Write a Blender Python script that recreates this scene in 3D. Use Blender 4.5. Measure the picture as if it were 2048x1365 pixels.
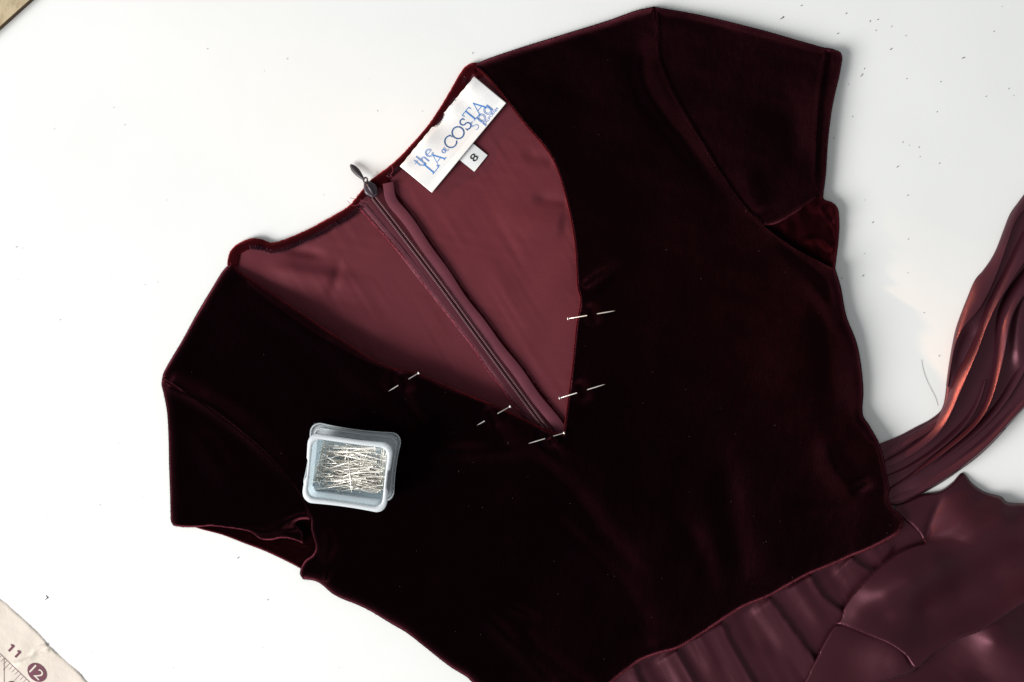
import bpy, math, random
import numpy as np
from mathutils import Vector
from mathutils.geometry import delaunay_2d_cdt

random.seed(7)
rng = np.random.default_rng(11)
for o in list(bpy.data.objects):
    bpy.data.objects.remove(o)
scene = bpy.context.scene
COL = scene.collection

# ------------------------------------------------------------------ camera, light, exposure
H = 1.2                 # camera height above the table, metres
S = 0.0004              # metres on the table per photograph pixel (2048 wide)
cam_d = bpy.data.cameras.new('camera')
cam = bpy.data.objects.new('camera', cam_d)
COL.objects.link(cam)
cam.location = (0, 0, H)
cam.rotation_euler = (0, 0, 0)
cam_d.sensor_width = 36
cam_d.lens = 36 * H / (2048 * S)
cam_d.clip_start = 0.05
cam_d.clip_end = 50
scene.camera = cam

world = bpy.data.worlds.new('World')
scene.world = world
world.use_nodes = True
bg = world.node_tree.nodes['Background']
bg.inputs['Color'].default_value = (0.93, 0.97, 1.0, 1)
bg.inputs['Strength'].default_value = 0.34


def aim(o, target):
    d = Vector(target) - o.location
    o.rotation_euler = d.to_track_quat('-Z', 'Y').to_euler()


def lamp(name, kind, loc, target, energy, color, **kw):
    l = bpy.data.lights.new(name, kind)
    l.energy = energy
    l.color = color
    for k, v in kw.items():
        setattr(l, k, v)
    o = bpy.data.objects.new(name, l)
    COL.objects.link(o)
    o.location = loc
    aim(o, target)
    return o


# the window at the lower left, and the low warm sun slipping in from the upper left
lamp('window_light', 'AREA', (-3.7, -2.0, 2.2), (0.0, 0.0, 0), 440, (1.0, 0.995, 0.985), shape='RECTANGLE', size=2.8, size_y=2.2)
lamp('low_warm_light', 'SPOT', (-3.34, 1.61, 0.70), (0.30, -0.030, 0.0), 800, (1.0, 0.50, 0.25), spot_size=math.radians(2.6), spot_blend=0.45, shadow_soft_size=0.06)

scene.view_settings.view_transform = 'Standard'
scene.view_settings.look = 'None'
scene.view_settings.exposure = 0.0
scene.view_settings.gamma = 1.0
scene.view_settings.use_curve_mapping = False
scene.render.resolution_x = 1024
scene.render.resolution_y = 682


# ------------------------------------------------------------------ materials
def nodes_of(name):
    m = bpy.data.materials.new(name)
    m.use_nodes = True
    nt = m.node_tree
    return m, nt, nt.nodes['Principled BSDF']


def noise(nt, scale, detail=3, rough=0.5, vec=None, stretch=None):
    tc = nt.nodes.new('ShaderNodeTexCoord')
    n = nt.nodes.new('ShaderNodeTexNoise')
    n.inputs['Scale'].default_value = scale
    n.inputs['Detail'].default_value = detail
    n.inputs['Roughness'].default_value = rough
    if stretch:
        mp = nt.nodes.new('ShaderNodeMapping')
        mp.inputs['Scale'].default_value = stretch[0]
        mp.inputs['Rotation'].default_value = stretch[1]
        nt.links.new(tc.outputs['Object'], mp.inputs['Vector'])
        nt.links.new(mp.outputs['Vector'], n.inputs['Vector'])
    else:
        nt.links.new(tc.outputs['Object'], n.inputs['Vector'])
    return n


def ramp(nt, src, stops):
    r = nt.nodes.new('ShaderNodeValToRGB')
    els = r.color_ramp.elements
    els[0].position, els[0].color = stops[0][0], (*stops[0][1], 1)
    els[1].position, els[1].color = stops[1][0], (*stops[1][1], 1)
    for p, c in stops[2:]:
        e = els.new(p)
        e.color = (*c, 1)
    nt.links.new(src, r.inputs['Fac'])
    return r


def bump(nt, bsdf, src, strength, dist):
    b = nt.nodes.new('ShaderNodeBump')
    b.inputs['Strength'].default_value = strength
    b.inputs['Distance'].default_value = dist
    nt.links.new(src, b.inputs['Height'])
    nt.links.new(b.outputs['Normal'], bsdf.inputs['Normal'])
    return b


def setp(b, **kw):
    for k, v in kw.items():
        b.inputs[k.replace('_', ' ')].default_value = v


def g3(v):
    return (v, v, v)


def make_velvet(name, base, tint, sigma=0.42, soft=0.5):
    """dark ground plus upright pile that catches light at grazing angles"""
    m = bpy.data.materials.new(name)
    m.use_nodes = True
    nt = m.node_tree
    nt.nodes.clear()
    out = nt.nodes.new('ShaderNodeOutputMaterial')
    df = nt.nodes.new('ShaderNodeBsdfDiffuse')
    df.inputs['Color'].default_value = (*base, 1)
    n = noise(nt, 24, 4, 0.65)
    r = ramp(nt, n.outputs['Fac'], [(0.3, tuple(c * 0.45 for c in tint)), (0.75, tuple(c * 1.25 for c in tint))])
    sh = nt.nodes.new('ShaderNodeBsdfSheen')
    sh.distribution = 'ASHIKHMIN'
    sh.inputs['Roughness'].default_value = sigma
    nt.links.new(r.outputs['Color'], sh.inputs['Color'])
    sh2 = nt.nodes.new('ShaderNodeBsdfSheen')
    sh2.distribution = 'MICROFIBER'
    sh2.inputs['Roughness'].default_value = 0.35
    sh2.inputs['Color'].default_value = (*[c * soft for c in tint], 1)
    n2 = noise(nt, 1100, 3, 0.75)
    n3 = noise(nt, 70, 5, 0.7, stretch=((1, 0.45, 1), (0, 0, -0.9)))
    bq = nt.nodes.new('ShaderNodeBump')          # brushed, crushed nap
    bq.inputs['Strength'].default_value = 0.12
    bq.inputs['Distance'].default_value = 0.006
    nt.links.new(n3.outputs['Fac'], bq.inputs['Height'])
    bp = nt.nodes.new('ShaderNodeBump')          # single tufts
    bp.inputs['Strength'].default_value = 0.42
    bp.inputs['Distance'].default_value = 0.0006
    nt.links.new(n2.outputs['Fac'], bp.inputs['Height'])
    nt.links.new(bq.outputs['Normal'], bp.inputs['Normal'])
    for x in (df, sh, sh2):
        nt.links.new(bp.outputs['Normal'], x.inputs['Normal'])
    a1 = nt.nodes.new('ShaderNodeAddShader')
    a2 = nt.nodes.new('ShaderNodeAddShader')
    nt.links.new(df.outputs[0], a1.inputs[0]); nt.links.new(sh.outputs[0], a1.inputs[1])
    nt.links.new(a1.outputs[0], a2.inputs[0]); nt.links.new(sh2.outputs[0], a2.inputs[1])
    nt.links.new(a2.outputs[0], out.inputs['Surface'])
    return m


def make_satin(name, c0, c1, rough=0.42, spec=0.35, weave=2200, sheen=0.15, aniso=0.0):
    m, nt, b = nodes_of(name)
    n = noise(nt, 30, 4, 0.6)
    r = ramp(nt, n.outputs['Fac'], [(0.3, c0), (0.7, c1)])
    nt.links.new(r.outputs['Color'], b.inputs['Base Color'])
    setp(b, Roughness=rough, Sheen_Weight=sheen, Sheen_Roughness=0.4, Sheen_Tint=(0.7, 0.35, 0.4, 1), Anisotropic=aniso)
    b.inputs['Specular IOR Level'].default_value = spec
    b.inputs['Specular Tint'].default_value = (1.0, 0.42, 0.53, 1)
    n2 = noise(nt, weave, 2, 0.6, stretch=((1, 0.35, 1), (0, 0, 0.6)))
    bump(nt, b, n2.outputs['Fac'], 0.22, 0.0004)
    return m


def make_plain(name, c, rough=0.5, spec=0.4, metal=0.0, var=0.0, vscale=200):
    m, nt, b = nodes_of(name)
    setp(b, Base_Color=(*c, 1), Roughness=rough, Metallic=metal)
    b.inputs['Specular IOR Level'].default_value = spec
    if var:
        n = noise(nt, vscale, 4, 0.6)
        lo = tuple(x * (1 - var) for x in c)
        hi = tuple(min(1, x * (1 + var)) for x in c)
        r = ramp(nt, n.outputs['Fac'], [(0.3, lo), (0.7, hi)])
        nt.links.new(r.outputs['Color'], b.inputs['Base Color'])
    return m


M = {}
M['velvet'] = make_velvet('velvet', (0.0016, 0.0005, 0.0008), (0.22, 0.045, 0.065), 0.46, 0.23)
M['velvet_edge'] = make_velvet('velvet_edge', (0.020, 0.0020, 0.0030), (0.42, 0.045, 0.05), 0.5, 0.8)  # redder, lighter copy of the velvet: light caught on edges is in its colour
M['velvet_inner'] = make_velvet('velvet_inner', (0.0035, 0.0006, 0.0010), (0.24, 0.03, 0.04), 0.5, 0.6)
M['lining'] = make_satin('lining', (0.100, 0.0205, 0.0265), (0.105, 0.0220, 0.0285), 0.50, 0.22, 2600, 0.05)
M['satin'] = make_satin('satin', (0.018, 0.0024, 0.0050), (0.021, 0.0029, 0.0057), 0.41, 0.70, 2400, 0.02)
M['sash_satin'] = make_satin('sash_satin', (0.020, 0.0036, 0.0068), (0.023, 0.0043, 0.0078), 0.38, 0.95, 2400, 0.02)
M['tape'] = make_satin('zip_tape', (0.058, 0.0145, 0.020), (0.070, 0.0180, 0.025), 0.5, 0.25, 2000, 0.2)
M['ribbon'] = make_satin('ribbon', (0.085, 0.022, 0.031), (0.105, 0.028, 0.039), 0.45, 0.3, 2000, 0.25)
M['coil'] = make_plain('zip_coil', (0.115, 0.045, 0.055), 0.4, 0.6)
M['slider'] = make_plain('slider', (0.055, 0.038, 0.048), 0.35, 0.7, 0.35, 0.25, 300)
M['pull'] = make_plain('pull', (0.022, 0.016, 0.02), 0.4, 0.5)
M['fray'] = make_plain('fray', (0.24, 0.035, 0.055), 0.8, 0.2)
M['thread_dark'] = make_plain('thread_dark', (0.085, 0.028, 0.05), 0.7, 0.3)
M['thread_red'] = make_plain('thread_red', (0.11, 0.009, 0.014), 0.7, 0.3)
M['label'] = make_satin('label', (0.74, 0.74, 0.73), (0.80, 0.80, 0.79), 0.35, 0.5, 1500, 0.0)
M['label'].node_tree.nodes['Principled BSDF'].inputs['Specular Tint'].default_value = (1, 1, 1, 1)
M['ink_blue'] = make_plain('ink_blue', (0.060, 0.21, 0.55), 0.6, 0.3)
M['ink_teal'] = make_plain('ink_teal', (0.025, 0.10, 0.28), 0.6, 0.3)
M['ink_black'] = make_plain('ink_black', (0.01, 0.01, 0.012), 0.6, 0.3)
M['steel'] = make_plain('steel', (0.86, 0.82, 0.75), 0.3, 0.6, 0.55, 0.10, 120)
M['lint'] = make_plain('lint', (0.10, 0.09, 0.09), 0.9, 0.1)
M['lint_pale'] = make_plain('lint_pale', (0.075, 0.05, 0.055), 0.9, 0.1)
M['purple_ink'] = make_plain('purple_ink', (0.15, 0.055, 0.075), 0.7, 0.2, 0, 0.2, 900)
M['tan'] = None

# table top: white laminate with very faint unevenness and scuffs
m, nt, b = nodes_of('white_laminate')
n = noise(nt, 7, 4, 0.6)
r = ramp(nt, n.outputs['Fac'], [(0.3, (0.80, 0.80, 0.775)), (0.7, (0.83, 0.83, 0.81))])
nt.links.new(r.outputs['Color'], b.inputs['Base Color'])
setp(b, Roughness=0.38)
b.inputs['Specular IOR Level'].default_value = 0.4
n2 = noise(nt, 260, 3, 0.6)
bump(nt, b, n2.outputs['Fac'], 0.05, 0.0005)
M['table'] = m
# tan board
m, nt, b = nodes_of('tan_board')
n = noise(nt, 150, 5, 0.65, stretch=((1, 0.55, 1), (0, 0, 0.4)))
r = ramp(nt, n.outputs['Fac'], [(0.3, (0.34, 0.26, 0.15)), (0.55, (0.50, 0.40, 0.25)), (0.85, (0.56, 0.45, 0.29))])
nt.links.new(r.outputs['Color'], b.inputs['Base Color'])
setp(b, Roughness=0.7)
bump(nt, b, n.outputs['Fac'], 0.4, 0.001)
M['tan'] = m
M['tan_edge'] = make_plain('tan_edge', (0.09, 0.055, 0.025), 0.7, 0.2, 0, 0.3, 300)
# cream measuring sheet
m, nt, b = nodes_of('cream_sheet')
n = noise(nt, 22, 5, 0.6)
r = ramp(nt, n.outputs['Fac'], [(0.3, (0.62, 0.56, 0.46)), (0.5, (0.66, 0.58, 0.51)), (0.75, (0.64, 0.59, 0.51))])
nt.links.new(r.outputs['Color'], b.inputs['Base Color'])
setp(b, Roughness=0.45)
b.inputs['Specular IOR Level'].default_value = 0.4
n2 = noise(nt, 60, 4, 0.6)
bump(nt, b, n2.outputs['Fac'], 0.25, 0.002)
M['cream'] = m


def make_plastic(name, col, clear, rough=0.25):
    m = bpy.data.materials.new(name)
    m.use_nodes = True
    nt = m.node_tree
    nt.nodes.clear()
    out = nt.nodes.new('ShaderNodeOutputMaterial')
    tr = nt.nodes.new('ShaderNodeBsdfTransparent')
    tr.inputs['Color'].default_value = (0.93, 0.97, 1, 1)
    df = nt.nodes.new('ShaderNodeBsdfDiffuse')
    df.inputs['Color'].default_value = (*col, 1)
    tl = nt.nodes.new('ShaderNodeBsdfTranslucent')
    tl.inputs['Color'].default_value = (*col, 1)
    gl = nt.nodes.new('ShaderNodeBsdfGlossy')
    gl.inputs['Roughness'].default_value = rough
    lw = nt.nodes.new('ShaderNodeFresnel')
    lw.inputs['IOR'].default_value = 1.45
    mx = nt.nodes.new('ShaderNodeMixShader')
    mx.inputs[0].default_value = 0.5
    nt.links.new(df.outputs[0], mx.inputs[1])
    nt.links.new(tl.outputs[0], mx.inputs[2])
    mx2 = nt.nodes.new('ShaderNodeMixShader')
    mx2.inputs[0].default_value = clear
    nt.links.new(mx.outputs[0], mx2.inputs[1])
    nt.links.new(tr.outputs[0], mx2.inputs[2])
    mx3 = nt.nodes.new('ShaderNodeMixShader')
    nt.links.new(lw.outputs[0], mx3.inputs[0])
    nt.links.new(mx2.outputs[0], mx3.inputs[1])
    nt.links.new(gl.outputs[0], mx3.inputs[2])
    nt.links.new(mx3.outputs[0], out.inputs['Surface'])
    return m


M['plastic'] = make_plastic('translucent_plastic', (0.80, 0.94, 1.0), 0.05)
M['plastic_rim'] = make_plastic('translucent_plastic_rim', (0.93, 0.97, 0.99), 0.04)
M['plastic_lid'] = make_plastic('translucent_plastic_lid', (0.86, 0.93, 0.95), 0.14)


# ------------------------------------------------------------------ geometry helpers
def W(px, py, z=0.0):
    """photograph pixel + height in mm -> metres (things really stand at that height)"""
    k = (H - z / 1000) / H
    return Vector(((px - 1024) * S * k, (682.5 - py) * S * k, z / 1000))


def tag(o, label=None, cat=None, group=None, kind=None):
    if label: o['label'] = label
    if cat: o['category'] = cat
    if group: o['group'] = group
    if kind: o['kind'] = kind
    return o


def empty(name, loc):
    o = bpy.data.objects.new(name, None)
    o.empty_display_size = 0.02
    o.location = loc
    COL.objects.link(o)
    return o


def mesh_obj(name, verts, faces, mat, parent=None, smooth=True, origin=None):
    """verts in world metres"""
    org = Vector((0, 0, 0))
    p = parent
    while p is not None:
        org += p.location
        p = p.parent
    if parent is None and origin is not None:
        org = Vector(origin)
    vs = [tuple(Vector(v) - org) for v in verts]
    me = bpy.data.meshes.new(name)
    me.from_pydata(vs, [], [tuple(f) for f in faces])
    me.update()
    if smooth:
        me.polygons.foreach_set('use_smooth', [True] * len(me.polygons))
    mats = mat if isinstance(mat, (list, tuple)) else [mat]
    for mm in mats:
        me.materials.append(mm)
    o = bpy.data.objects.new(name, me)
    COL.objects.link(o)
    if parent is not None:
        o.parent = parent
    elif origin is not None:
        o.location = org
    return o


def catmull(pts, step=4.0):
    pts = np.array(pts, float)
    if len(pts) == 2:
        n = max(1, int(np.linalg.norm(pts[1, :2] - pts[0, :2]) / step))
        t = np.linspace(0, 1, n + 1)[:, None]
        return pts[0] * (1 - t) + pts[1] * t
    P = np.vstack([2 * pts[0] - pts[1], pts, 2 * pts[-1] - pts[-2]])
    out = []
    for i in range(1, len(P) - 2):
        p0, p1, p2, p3 = P[i - 1], P[i], P[i + 1], P[i + 2]
        L = np.linalg.norm(p2[:2] - p1[:2])
        n = max(1, int(L / step))
        # centripetal-like tangents
        d0 = max(np.linalg.norm(p1[:2] - p0[:2]), 1e-6)
        d2 = max(np.linalg.norm(p3[:2] - p2[:2]), 1e-6)
        m1 = (p2 - p0) / (d0 + L) * L
        m2 = (p3 - p1) / (d2 + L) * L
        for k in range(n):
            t = k / n
            h1 = 2 * t**3 - 3 * t**2 + 1
            h2 = t**3 - 2 * t**2 + t
            h3 = -2 * t**3 + 3 * t**2
            h4 = t**3 - t**2
            out.append(h1 * p1 + h2 * m1 + h3 * p2 + h4 * m2)
    out.append(pts[-1])
    return np.array(out)


def nearest(P, A, B, extra=None):
    """distance, signed side, segment index and t of the nearest point on segments A->B"""
    D = np.empty(len(P)); SG = np.empty(len(P)); IX = np.empty(len(P), int); T = np.empty(len(P))
    d = B - A
    L2 = np.maximum((d ** 2).sum(1), 1e-9)
    for i in range(0, len(P), 1500):
        p = P[i:i + 1500]
        rx = p[:, None, 0] - A[None, :, 0]
        ry = p[:, None, 1] - A[None, :, 1]
        t = np.clip((rx * d[:, 0] + ry * d[:, 1]) / L2, 0, 1)
        ex = rx - t * d[:, 0]
        ey = ry - t * d[:, 1]
        q = ex * ex + ey * ey
        j = q.argmin(1)
        k = np.arange(len(p))
        D[i:i + 1500] = np.sqrt(q[k, j])
        IX[i:i + 1500] = j
        T[i:i + 1500] = t[k, j]
        SG[i:i + 1500] = np.sign(d[j, 0] * ry[k, j] - d[j, 1] * rx[k, j])
    return D, SG, IX, T


def inside(P, V):
    x, y = P[:, 0], P[:, 1]
    res = np.zeros(len(P), bool)
    x1, y1 = V[:, 0], V[:, 1]
    x2, y2 = np.roll(x1, -1), np.roll(y1, -1)
    for a, b_, c, d in zip(x1, y1, x2, y2):
        if b_ == d: continue
        cond = (b_ > y) != (d > y)
        xi = (c - a) * (y - b_) / (d - b_) + a
        res ^= cond & (x < xi)
    return res


def tps(ctrl):
    """smooth surface through (px, py, z) control points"""
    C = np.array(ctrl, float)
    X = C[:, :2] / 1000.0
    n = len(X)

    def U(r2):
        return np.where(r2 > 1e-12, r2 * np.log(np.maximum(r2, 1e-12)), 0)
    r2 = ((X[:, None] - X[None]) ** 2).sum(2)
    K = U(r2) + np.eye(n) * 0.002
    Pm = np.hstack([np.ones((n, 1)), X])
    A = np.block([[K, Pm], [Pm.T, np.zeros((3, 3))]])
    w = np.linalg.solve(A, np.concatenate([C[:, 2], np.zeros(3)]))

    def f(P):
        Q = P / 1000.0
        r2 = ((Q[:, None] - X[None]) ** 2).sum(2)
        return U(r2) @ w[:n] + w[n] + Q @ w[n + 1:]
    return f


class Fold:
    """ridge (amp > 0) or valley along a polyline; wl / wr = widths on its two sides"""
    def __init__(s, pts, amp, wl, wr=None, taper=(0.25, 0.25), power=2.0):
        q = catmull(pts, 7)
        s.A, s.B = q[:-1, :2], q[1:, :2]
        L = np.linalg.norm(s.B - s.A, axis=1)
        s.c = np.concatenate([[0], np.cumsum(L)])
        s.amp, s.wl, s.wr, s.tp, s.pw = amp, wl, wr or wl, taper, power

    def __call__(s, P):
        wm = max(s.wl, s.wr) * 3
        lo = np.minimum(s.A.min(0), s.B.min(0)) - wm
        hi = np.maximum(s.A.max(0), s.B.max(0)) + wm
        z = np.zeros(len(P))
        k = np.where(((P > lo) & (P < hi)).all(1))[0]
        if not len(k): return z
        D, SG, IX, T = nearest(P[k], s.A, s.B)
        u = (s.c[IX] + T * (s.c[IX + 1] - s.c[IX])) / s.c[-1]
        w = np.where(SG > 0, s.wr, s.wl)
        tp = np.ones(len(k))
        if s.tp[0] > 0: tp *= np.clip(u / s.tp[0], 0, 1)
        if s.tp[1] > 0: tp *= np.clip((1 - u) / s.tp[1], 0, 1)
        tp = tp * tp * (3 - 2 * tp)
        z[k] = s.amp * tp * np.exp(-(D / w) ** s.pw)
        return z


def wobble(seed, amp, wl, n=9):
    r = np.random.default_rng(seed)
    a = r.uniform(0, 2 * math.pi, n)
    k = 2 * math.pi / (wl * r.uniform(0.6, 1.7, n))
    ph = r.uniform(0, 6.28, n)

    def f(P):
        z = np.zeros(len(P))
        for i in range(n):
            z += np.sin(k[i] * (P[:, 0] * math.cos(a[i]) + P[:, 1] * math.sin(a[i])) + ph[i])
        return z * amp / math.sqrt(n)
    return f


def ripple(seed, ang, amp, wl, stretch=6.0, n=8, fade=None):
    """fine wrinkles running along direction ang (image radians)"""
    r = np.random.default_rng(seed)
    k = 2 * math.pi / (wl * r.uniform(0.55, 1.9, n))
    a = ang + r.normal(0, 0.06, n)
    ph = r.uniform(0, 6.28, n)
    m = wobble(seed + 500, 1.0, wl * stretch, 6)

    def f(P):
        mod = np.clip(0.6 + 0.6 * m(P), 0, 1.6)
        z = np.zeros(len(P))
        for i in range(n):
            z += np.sin(k[i] * (-P[:, 0] * math.sin(a[i]) + P[:, 1] * math.cos(a[i])) + ph[i])
        z = z * amp / math.sqrt(n) * mod
        return z * fade(P) if fade else z
    return f


def height(base, folds=(), wob=()):
    def f(P):
        P = np.atleast_2d(np.array(P, float))
        z = base(P) if callable(base) else np.full(len(P), float(base))
        for q in list(folds) + list(wob):
            z = z + q(P)
        return z
    return f


class Patch:
    """cloth sheet: outline runs [(points, edge height mm or list, roll radius px), ...] in photo pixels"""
    def __init__(s, runs, h, fine=3.2, coarse=8.0, band=16, step=4.0, jag=0.0, soft=False):
        s.soft = soft
        pts, ze, rr = [], [], []
        for run in runs:
            p = np.array(run[0], float)
            e = run[1] if isinstance(run[1], (list, tuple)) else [run[1]] * len(p)
            r_ = run[2] if isinstance(run[2], (list, tuple)) else [run[2]] * len(p)
            q = catmull(np.column_stack([p, e, r_]), step)
            pts.append(q[:-1, :2]); ze.append(q[:-1, 2]); rr.append(q[:-1, 3])
        s.V = np.vstack(pts); s.ze = np.concatenate(ze); s.rr = np.concatenate(rr)
        if jag:
            s.V = s.V + rng.normal(0, jag, s.V.shape)
        s.h = h
        s.A, s.B = s.V, np.roll(s.V, -1, 0)
        s.fine, s.coarse, s.band = fine, coarse, band

    def z(s, P):
        P = np.atleast_2d(np.array(P, float))
        D, SG, IX, T = nearest(P, s.A, s.B)
        ze = s.ze[IX] * (1 - T) + np.roll(s.ze, -1)[IX] * T
        r = s.rr[IX] * (1 - T) + np.roll(s.rr, -1)[IX] * T
        b_ = s.h(P)
        t = np.clip(D / np.maximum(r, 0.01), 0, 1)
        prof = np.sin(t * math.pi / 2) ** 0.9 if s.soft else np.sqrt(np.maximum(0, 1 - (1 - t) ** 2))
        return ze + (b_ - ze) * prof

    def build(s, name, mat, parent, solid=0.0):
        lo, hi = s.V.min(0), s.V.max(0)

        def grid(sp):
            xs = np.arange(lo[0], hi[0], sp)
            ys = np.arange(lo[1], hi[1], sp * 0.866)
            X, Y = np.meshgrid(xs, ys)
            X = X + (np.arange(len(ys)) % 2)[:, None] * sp * 0.5
            G = np.column_stack([X.ravel(), Y.ravel()])
            return G[inside(G, s.V)]
        G1 = grid(s.coarse)
        D1 = nearest(G1, s.A, s.B)[0] if len(G1) else np.zeros(0)
        G1 = G1[D1 > s.band]
        G2 = grid(s.fine)
        # cheap prefilter by coarse cell
        D2 = nearest(G2, s.A, s.B)[0]
        G2 = G2[(D2 <= s.band) & (D2 > s.fine * 0.55)]
        G = np.vstack([G1, G2])
        n = len(s.V)
        allp = np.vstack([s.V, G])
        res = delaunay_2d_cdt([Vector(p) for p in allp], [(i, (i + 1) % n) for i in range(n)], [], 1, 1e-4)
        vv = np.array([tuple(v) for v in res[0]])
        zz = s.z(vv)
        verts = [W(p[0], p[1], z) for p, z in zip(vv, zz)]
        faces = []
        for f in res[2]:
            a, b_, c = (vv[i] for i in f[:3])
            cr = (b_[0] - a[0]) * (c[1] - a[1]) - (b_[1] - a[1]) * (c[0] - a[0])
            faces.append(f if cr < 0 else f[::-1])
        o = mesh_obj(name, verts, faces, mat, parent)
        if solid:
            md = o.modifiers.new('thickness', 'SOLIDIFY')
            md.thickness = solid / 1000
            md.offset = -1
        return o


def frame2d(q):
    t = np.gradient(q, axis=0)
    t /= np.maximum(np.linalg.norm(t, axis=1), 1e-9)[:, None]
    return t, np.column_stack([-t[:, 1], t[:, 0]])      # normal: to the right of travel in image space (y down)


def sweep(name, path, section, mat, parent, step=4, zadd=None, offadd=None, closed_ends=False):
    """section: list of (offset px, z mm) across the path; path in pixels"""
    q = catmull(path, step)[:, :2]
    t, nn = frame2d(q)
    m_ = len(section)
    verts, faces = [], []
    for i in range(len(q)):
        za = zadd(q[i:i + 1])[0] if zadd else 0
        for j, (o_, z) in enumerate(section):
            oo = o_ + (offadd(i, j) if offadd else 0)
            p = q[i] + nn[i] * oo
            verts.append(W(p[0], p[1], z + za))
    for i in range(len(q) - 1):
        for j in range(m_ - 1):
            a = i * m_ + j
            faces.append((a, a + 1, a + m_ + 1, a + m_))
    return mesh_obj(name, verts, faces, mat, parent)


def tube(pts, r, sides=5, verts=None, faces=None, cap=True):
    """pts: world Vectors; appends to verts/faces"""
    n = len(pts)
    rs = r if isinstance(r, (list, tuple, np.ndarray)) else [r] * n
    base = len(verts)
    for i, p in enumerate(pts):
        d = (pts[min(i + 1, n - 1)] - pts[max(i - 1, 0)]).normalized()
        up = Vector((0, 0, 1)) if abs(d.z) < 0.95 else Vector((1, 0, 0))
        a = d.cross(up).normalized()
        c = a.cross(d).normalized()
        for k in range(sides):
            th = 2 * math.pi * k / sides
            verts.append(p + (a * math.cos(th) + c * math.sin(th)) * rs[i])
    for i in range(n - 1):
        for k in range(sides):
            k2 = (k + 1) % sides
            faces.append((base + i * sides + k, base + i * sides + k2, base + (i + 1) * sides + k2, base + (i + 1) * sides + k))
    if cap:
        faces.append(tuple(base + k for k in range(sides))[::-1])
        faces.append(tuple(base + (n - 1) * sides + k for k in range(sides)))


def prism(name, poly, z0, z1, mats, parent=None, side_mat=0, origin=None):
    """poly pixels, z in mm: top face + sides"""
    n = len(poly)
    verts = [W(x, y, 0).xy.to_3d() + Vector((0, 0, z1 / 1000)) for x, y in poly] + [W(x, y, 0).xy.to_3d() + Vector((0, 0, z0 / 1000)) for x, y in poly]
    faces = [tuple(range(n)), tuple(range(2 * n - 1, n - 1, -1))]
    for i in range(n):
        j = (i + 1) % n
        faces.append((j, i, n + i, n + j))
    o = mesh_obj(name, verts, faces, mats, parent, smooth=False, origin=origin)
    if side_mat:
        for p in o.data.polygons[2:]:
            p.material_index = side_mat
    return o


# ------------------------------------------------------------------ the setting: table top
tbl = mesh_obj('table_top', [Vector((x, y, z)) for z in (0, -0.03) for x, y in ((-1.1, -0.8), (1.1, -0.8), (1.1, 0.8), (-1.1, 0.8))],
               [(0, 1, 2, 3), (7, 6, 5, 4), (1, 0, 4, 5), (2, 1, 5, 6), (3, 2, 6, 7), (0, 3, 7, 4)], M['table'], smooth=False)
tag(tbl, 'white laminate table top under the dress', kind='structure')

# ------------------------------------------------------------------ the dress
dress = empty('dress', (0.06, -0.05, 0))
tag(dress, 'dark burgundy velvet dress with V neck, short sleeves and satin skirt, laid on the table', 'dress')

# back of the bodice seen through the neckline (wrong side of the cloth)
back_h = height(tps([(470, 500, 3.0), (560, 520, 3.0), (700, 430, 3.0), (800, 360, 3.2), (900, 220, 3.0), (950, 150, 3.0),
                     (650, 620, 2.5), (800, 560, 3.5), (950, 400, 4.0), (1050, 350, 4.0), (1100, 550, 4.2), (1000, 650, 3.5),
                     (820, 700, 2.2), (1000, 780, 2.0), (1120, 750, 3.0), (1180, 860, 2.0), (600, 760, 2), (1250, 500, 3)]),
                [Fold([(520, 530), (590, 545), (680, 560), (760, 570)], 3.2, 16, 26, (0.3, 0.5)),
                 Fold([(560, 500), (610, 505), (660, 515)], -2.2, 12, 9, (0.4, 0.4)),
                 Fold([(680, 510), (672, 560), (650, 610)], -1.6, 10, 10, (0.4, 0.5)),
                 Fold([(1040, 300), (1075, 315), (1110, 320)], -1.3, 12, 12, (0.4, 0.1)),
                 Fold([(1060, 395), (1100, 400), (1140, 405)], -1.8, 11, 11, (0.4, 0.1)),
                 Fold([(980, 430), (1050, 440), (1130, 450)], 1.2, 25, 25, (0.4, 0.1)),
                 Fold([(950, 480), (1020, 590), (1090, 700)], 0.8, 22, 22, (0.4, 0.4)),
                 Fold([(620, 640), (720, 640), (800, 690)], 1.2, 25, 25, (0.4, 0.4))],
                [wobble(3, 0.25, 110), ripple(65, 1.0, 0.10, 26, 5), ripple(66, 0.2, 0.06, 18, 6)])
bk = Patch([([(468, 494), (500, 486), (545, 497), (600, 478), (660, 447), (700, 424), (728, 388), (765, 352), (800, 326), (840, 286), (880, 228), (908, 184), (930, 148), (948, 134)], 1.2, 8),
            ([(948, 134), (1010, 170), (1080, 220), (1170, 320), (1230, 500), (1240, 700), (1200, 900), (1100, 920)], 1.5, 4),
            ([(1100, 920), (900, 830), (700, 760), (560, 660), (480, 590), (462, 530), (468, 494)], 1.5, 4)], back_h, 4, 6)
bk.build('bodice_back', M['lining'], dress)

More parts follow.
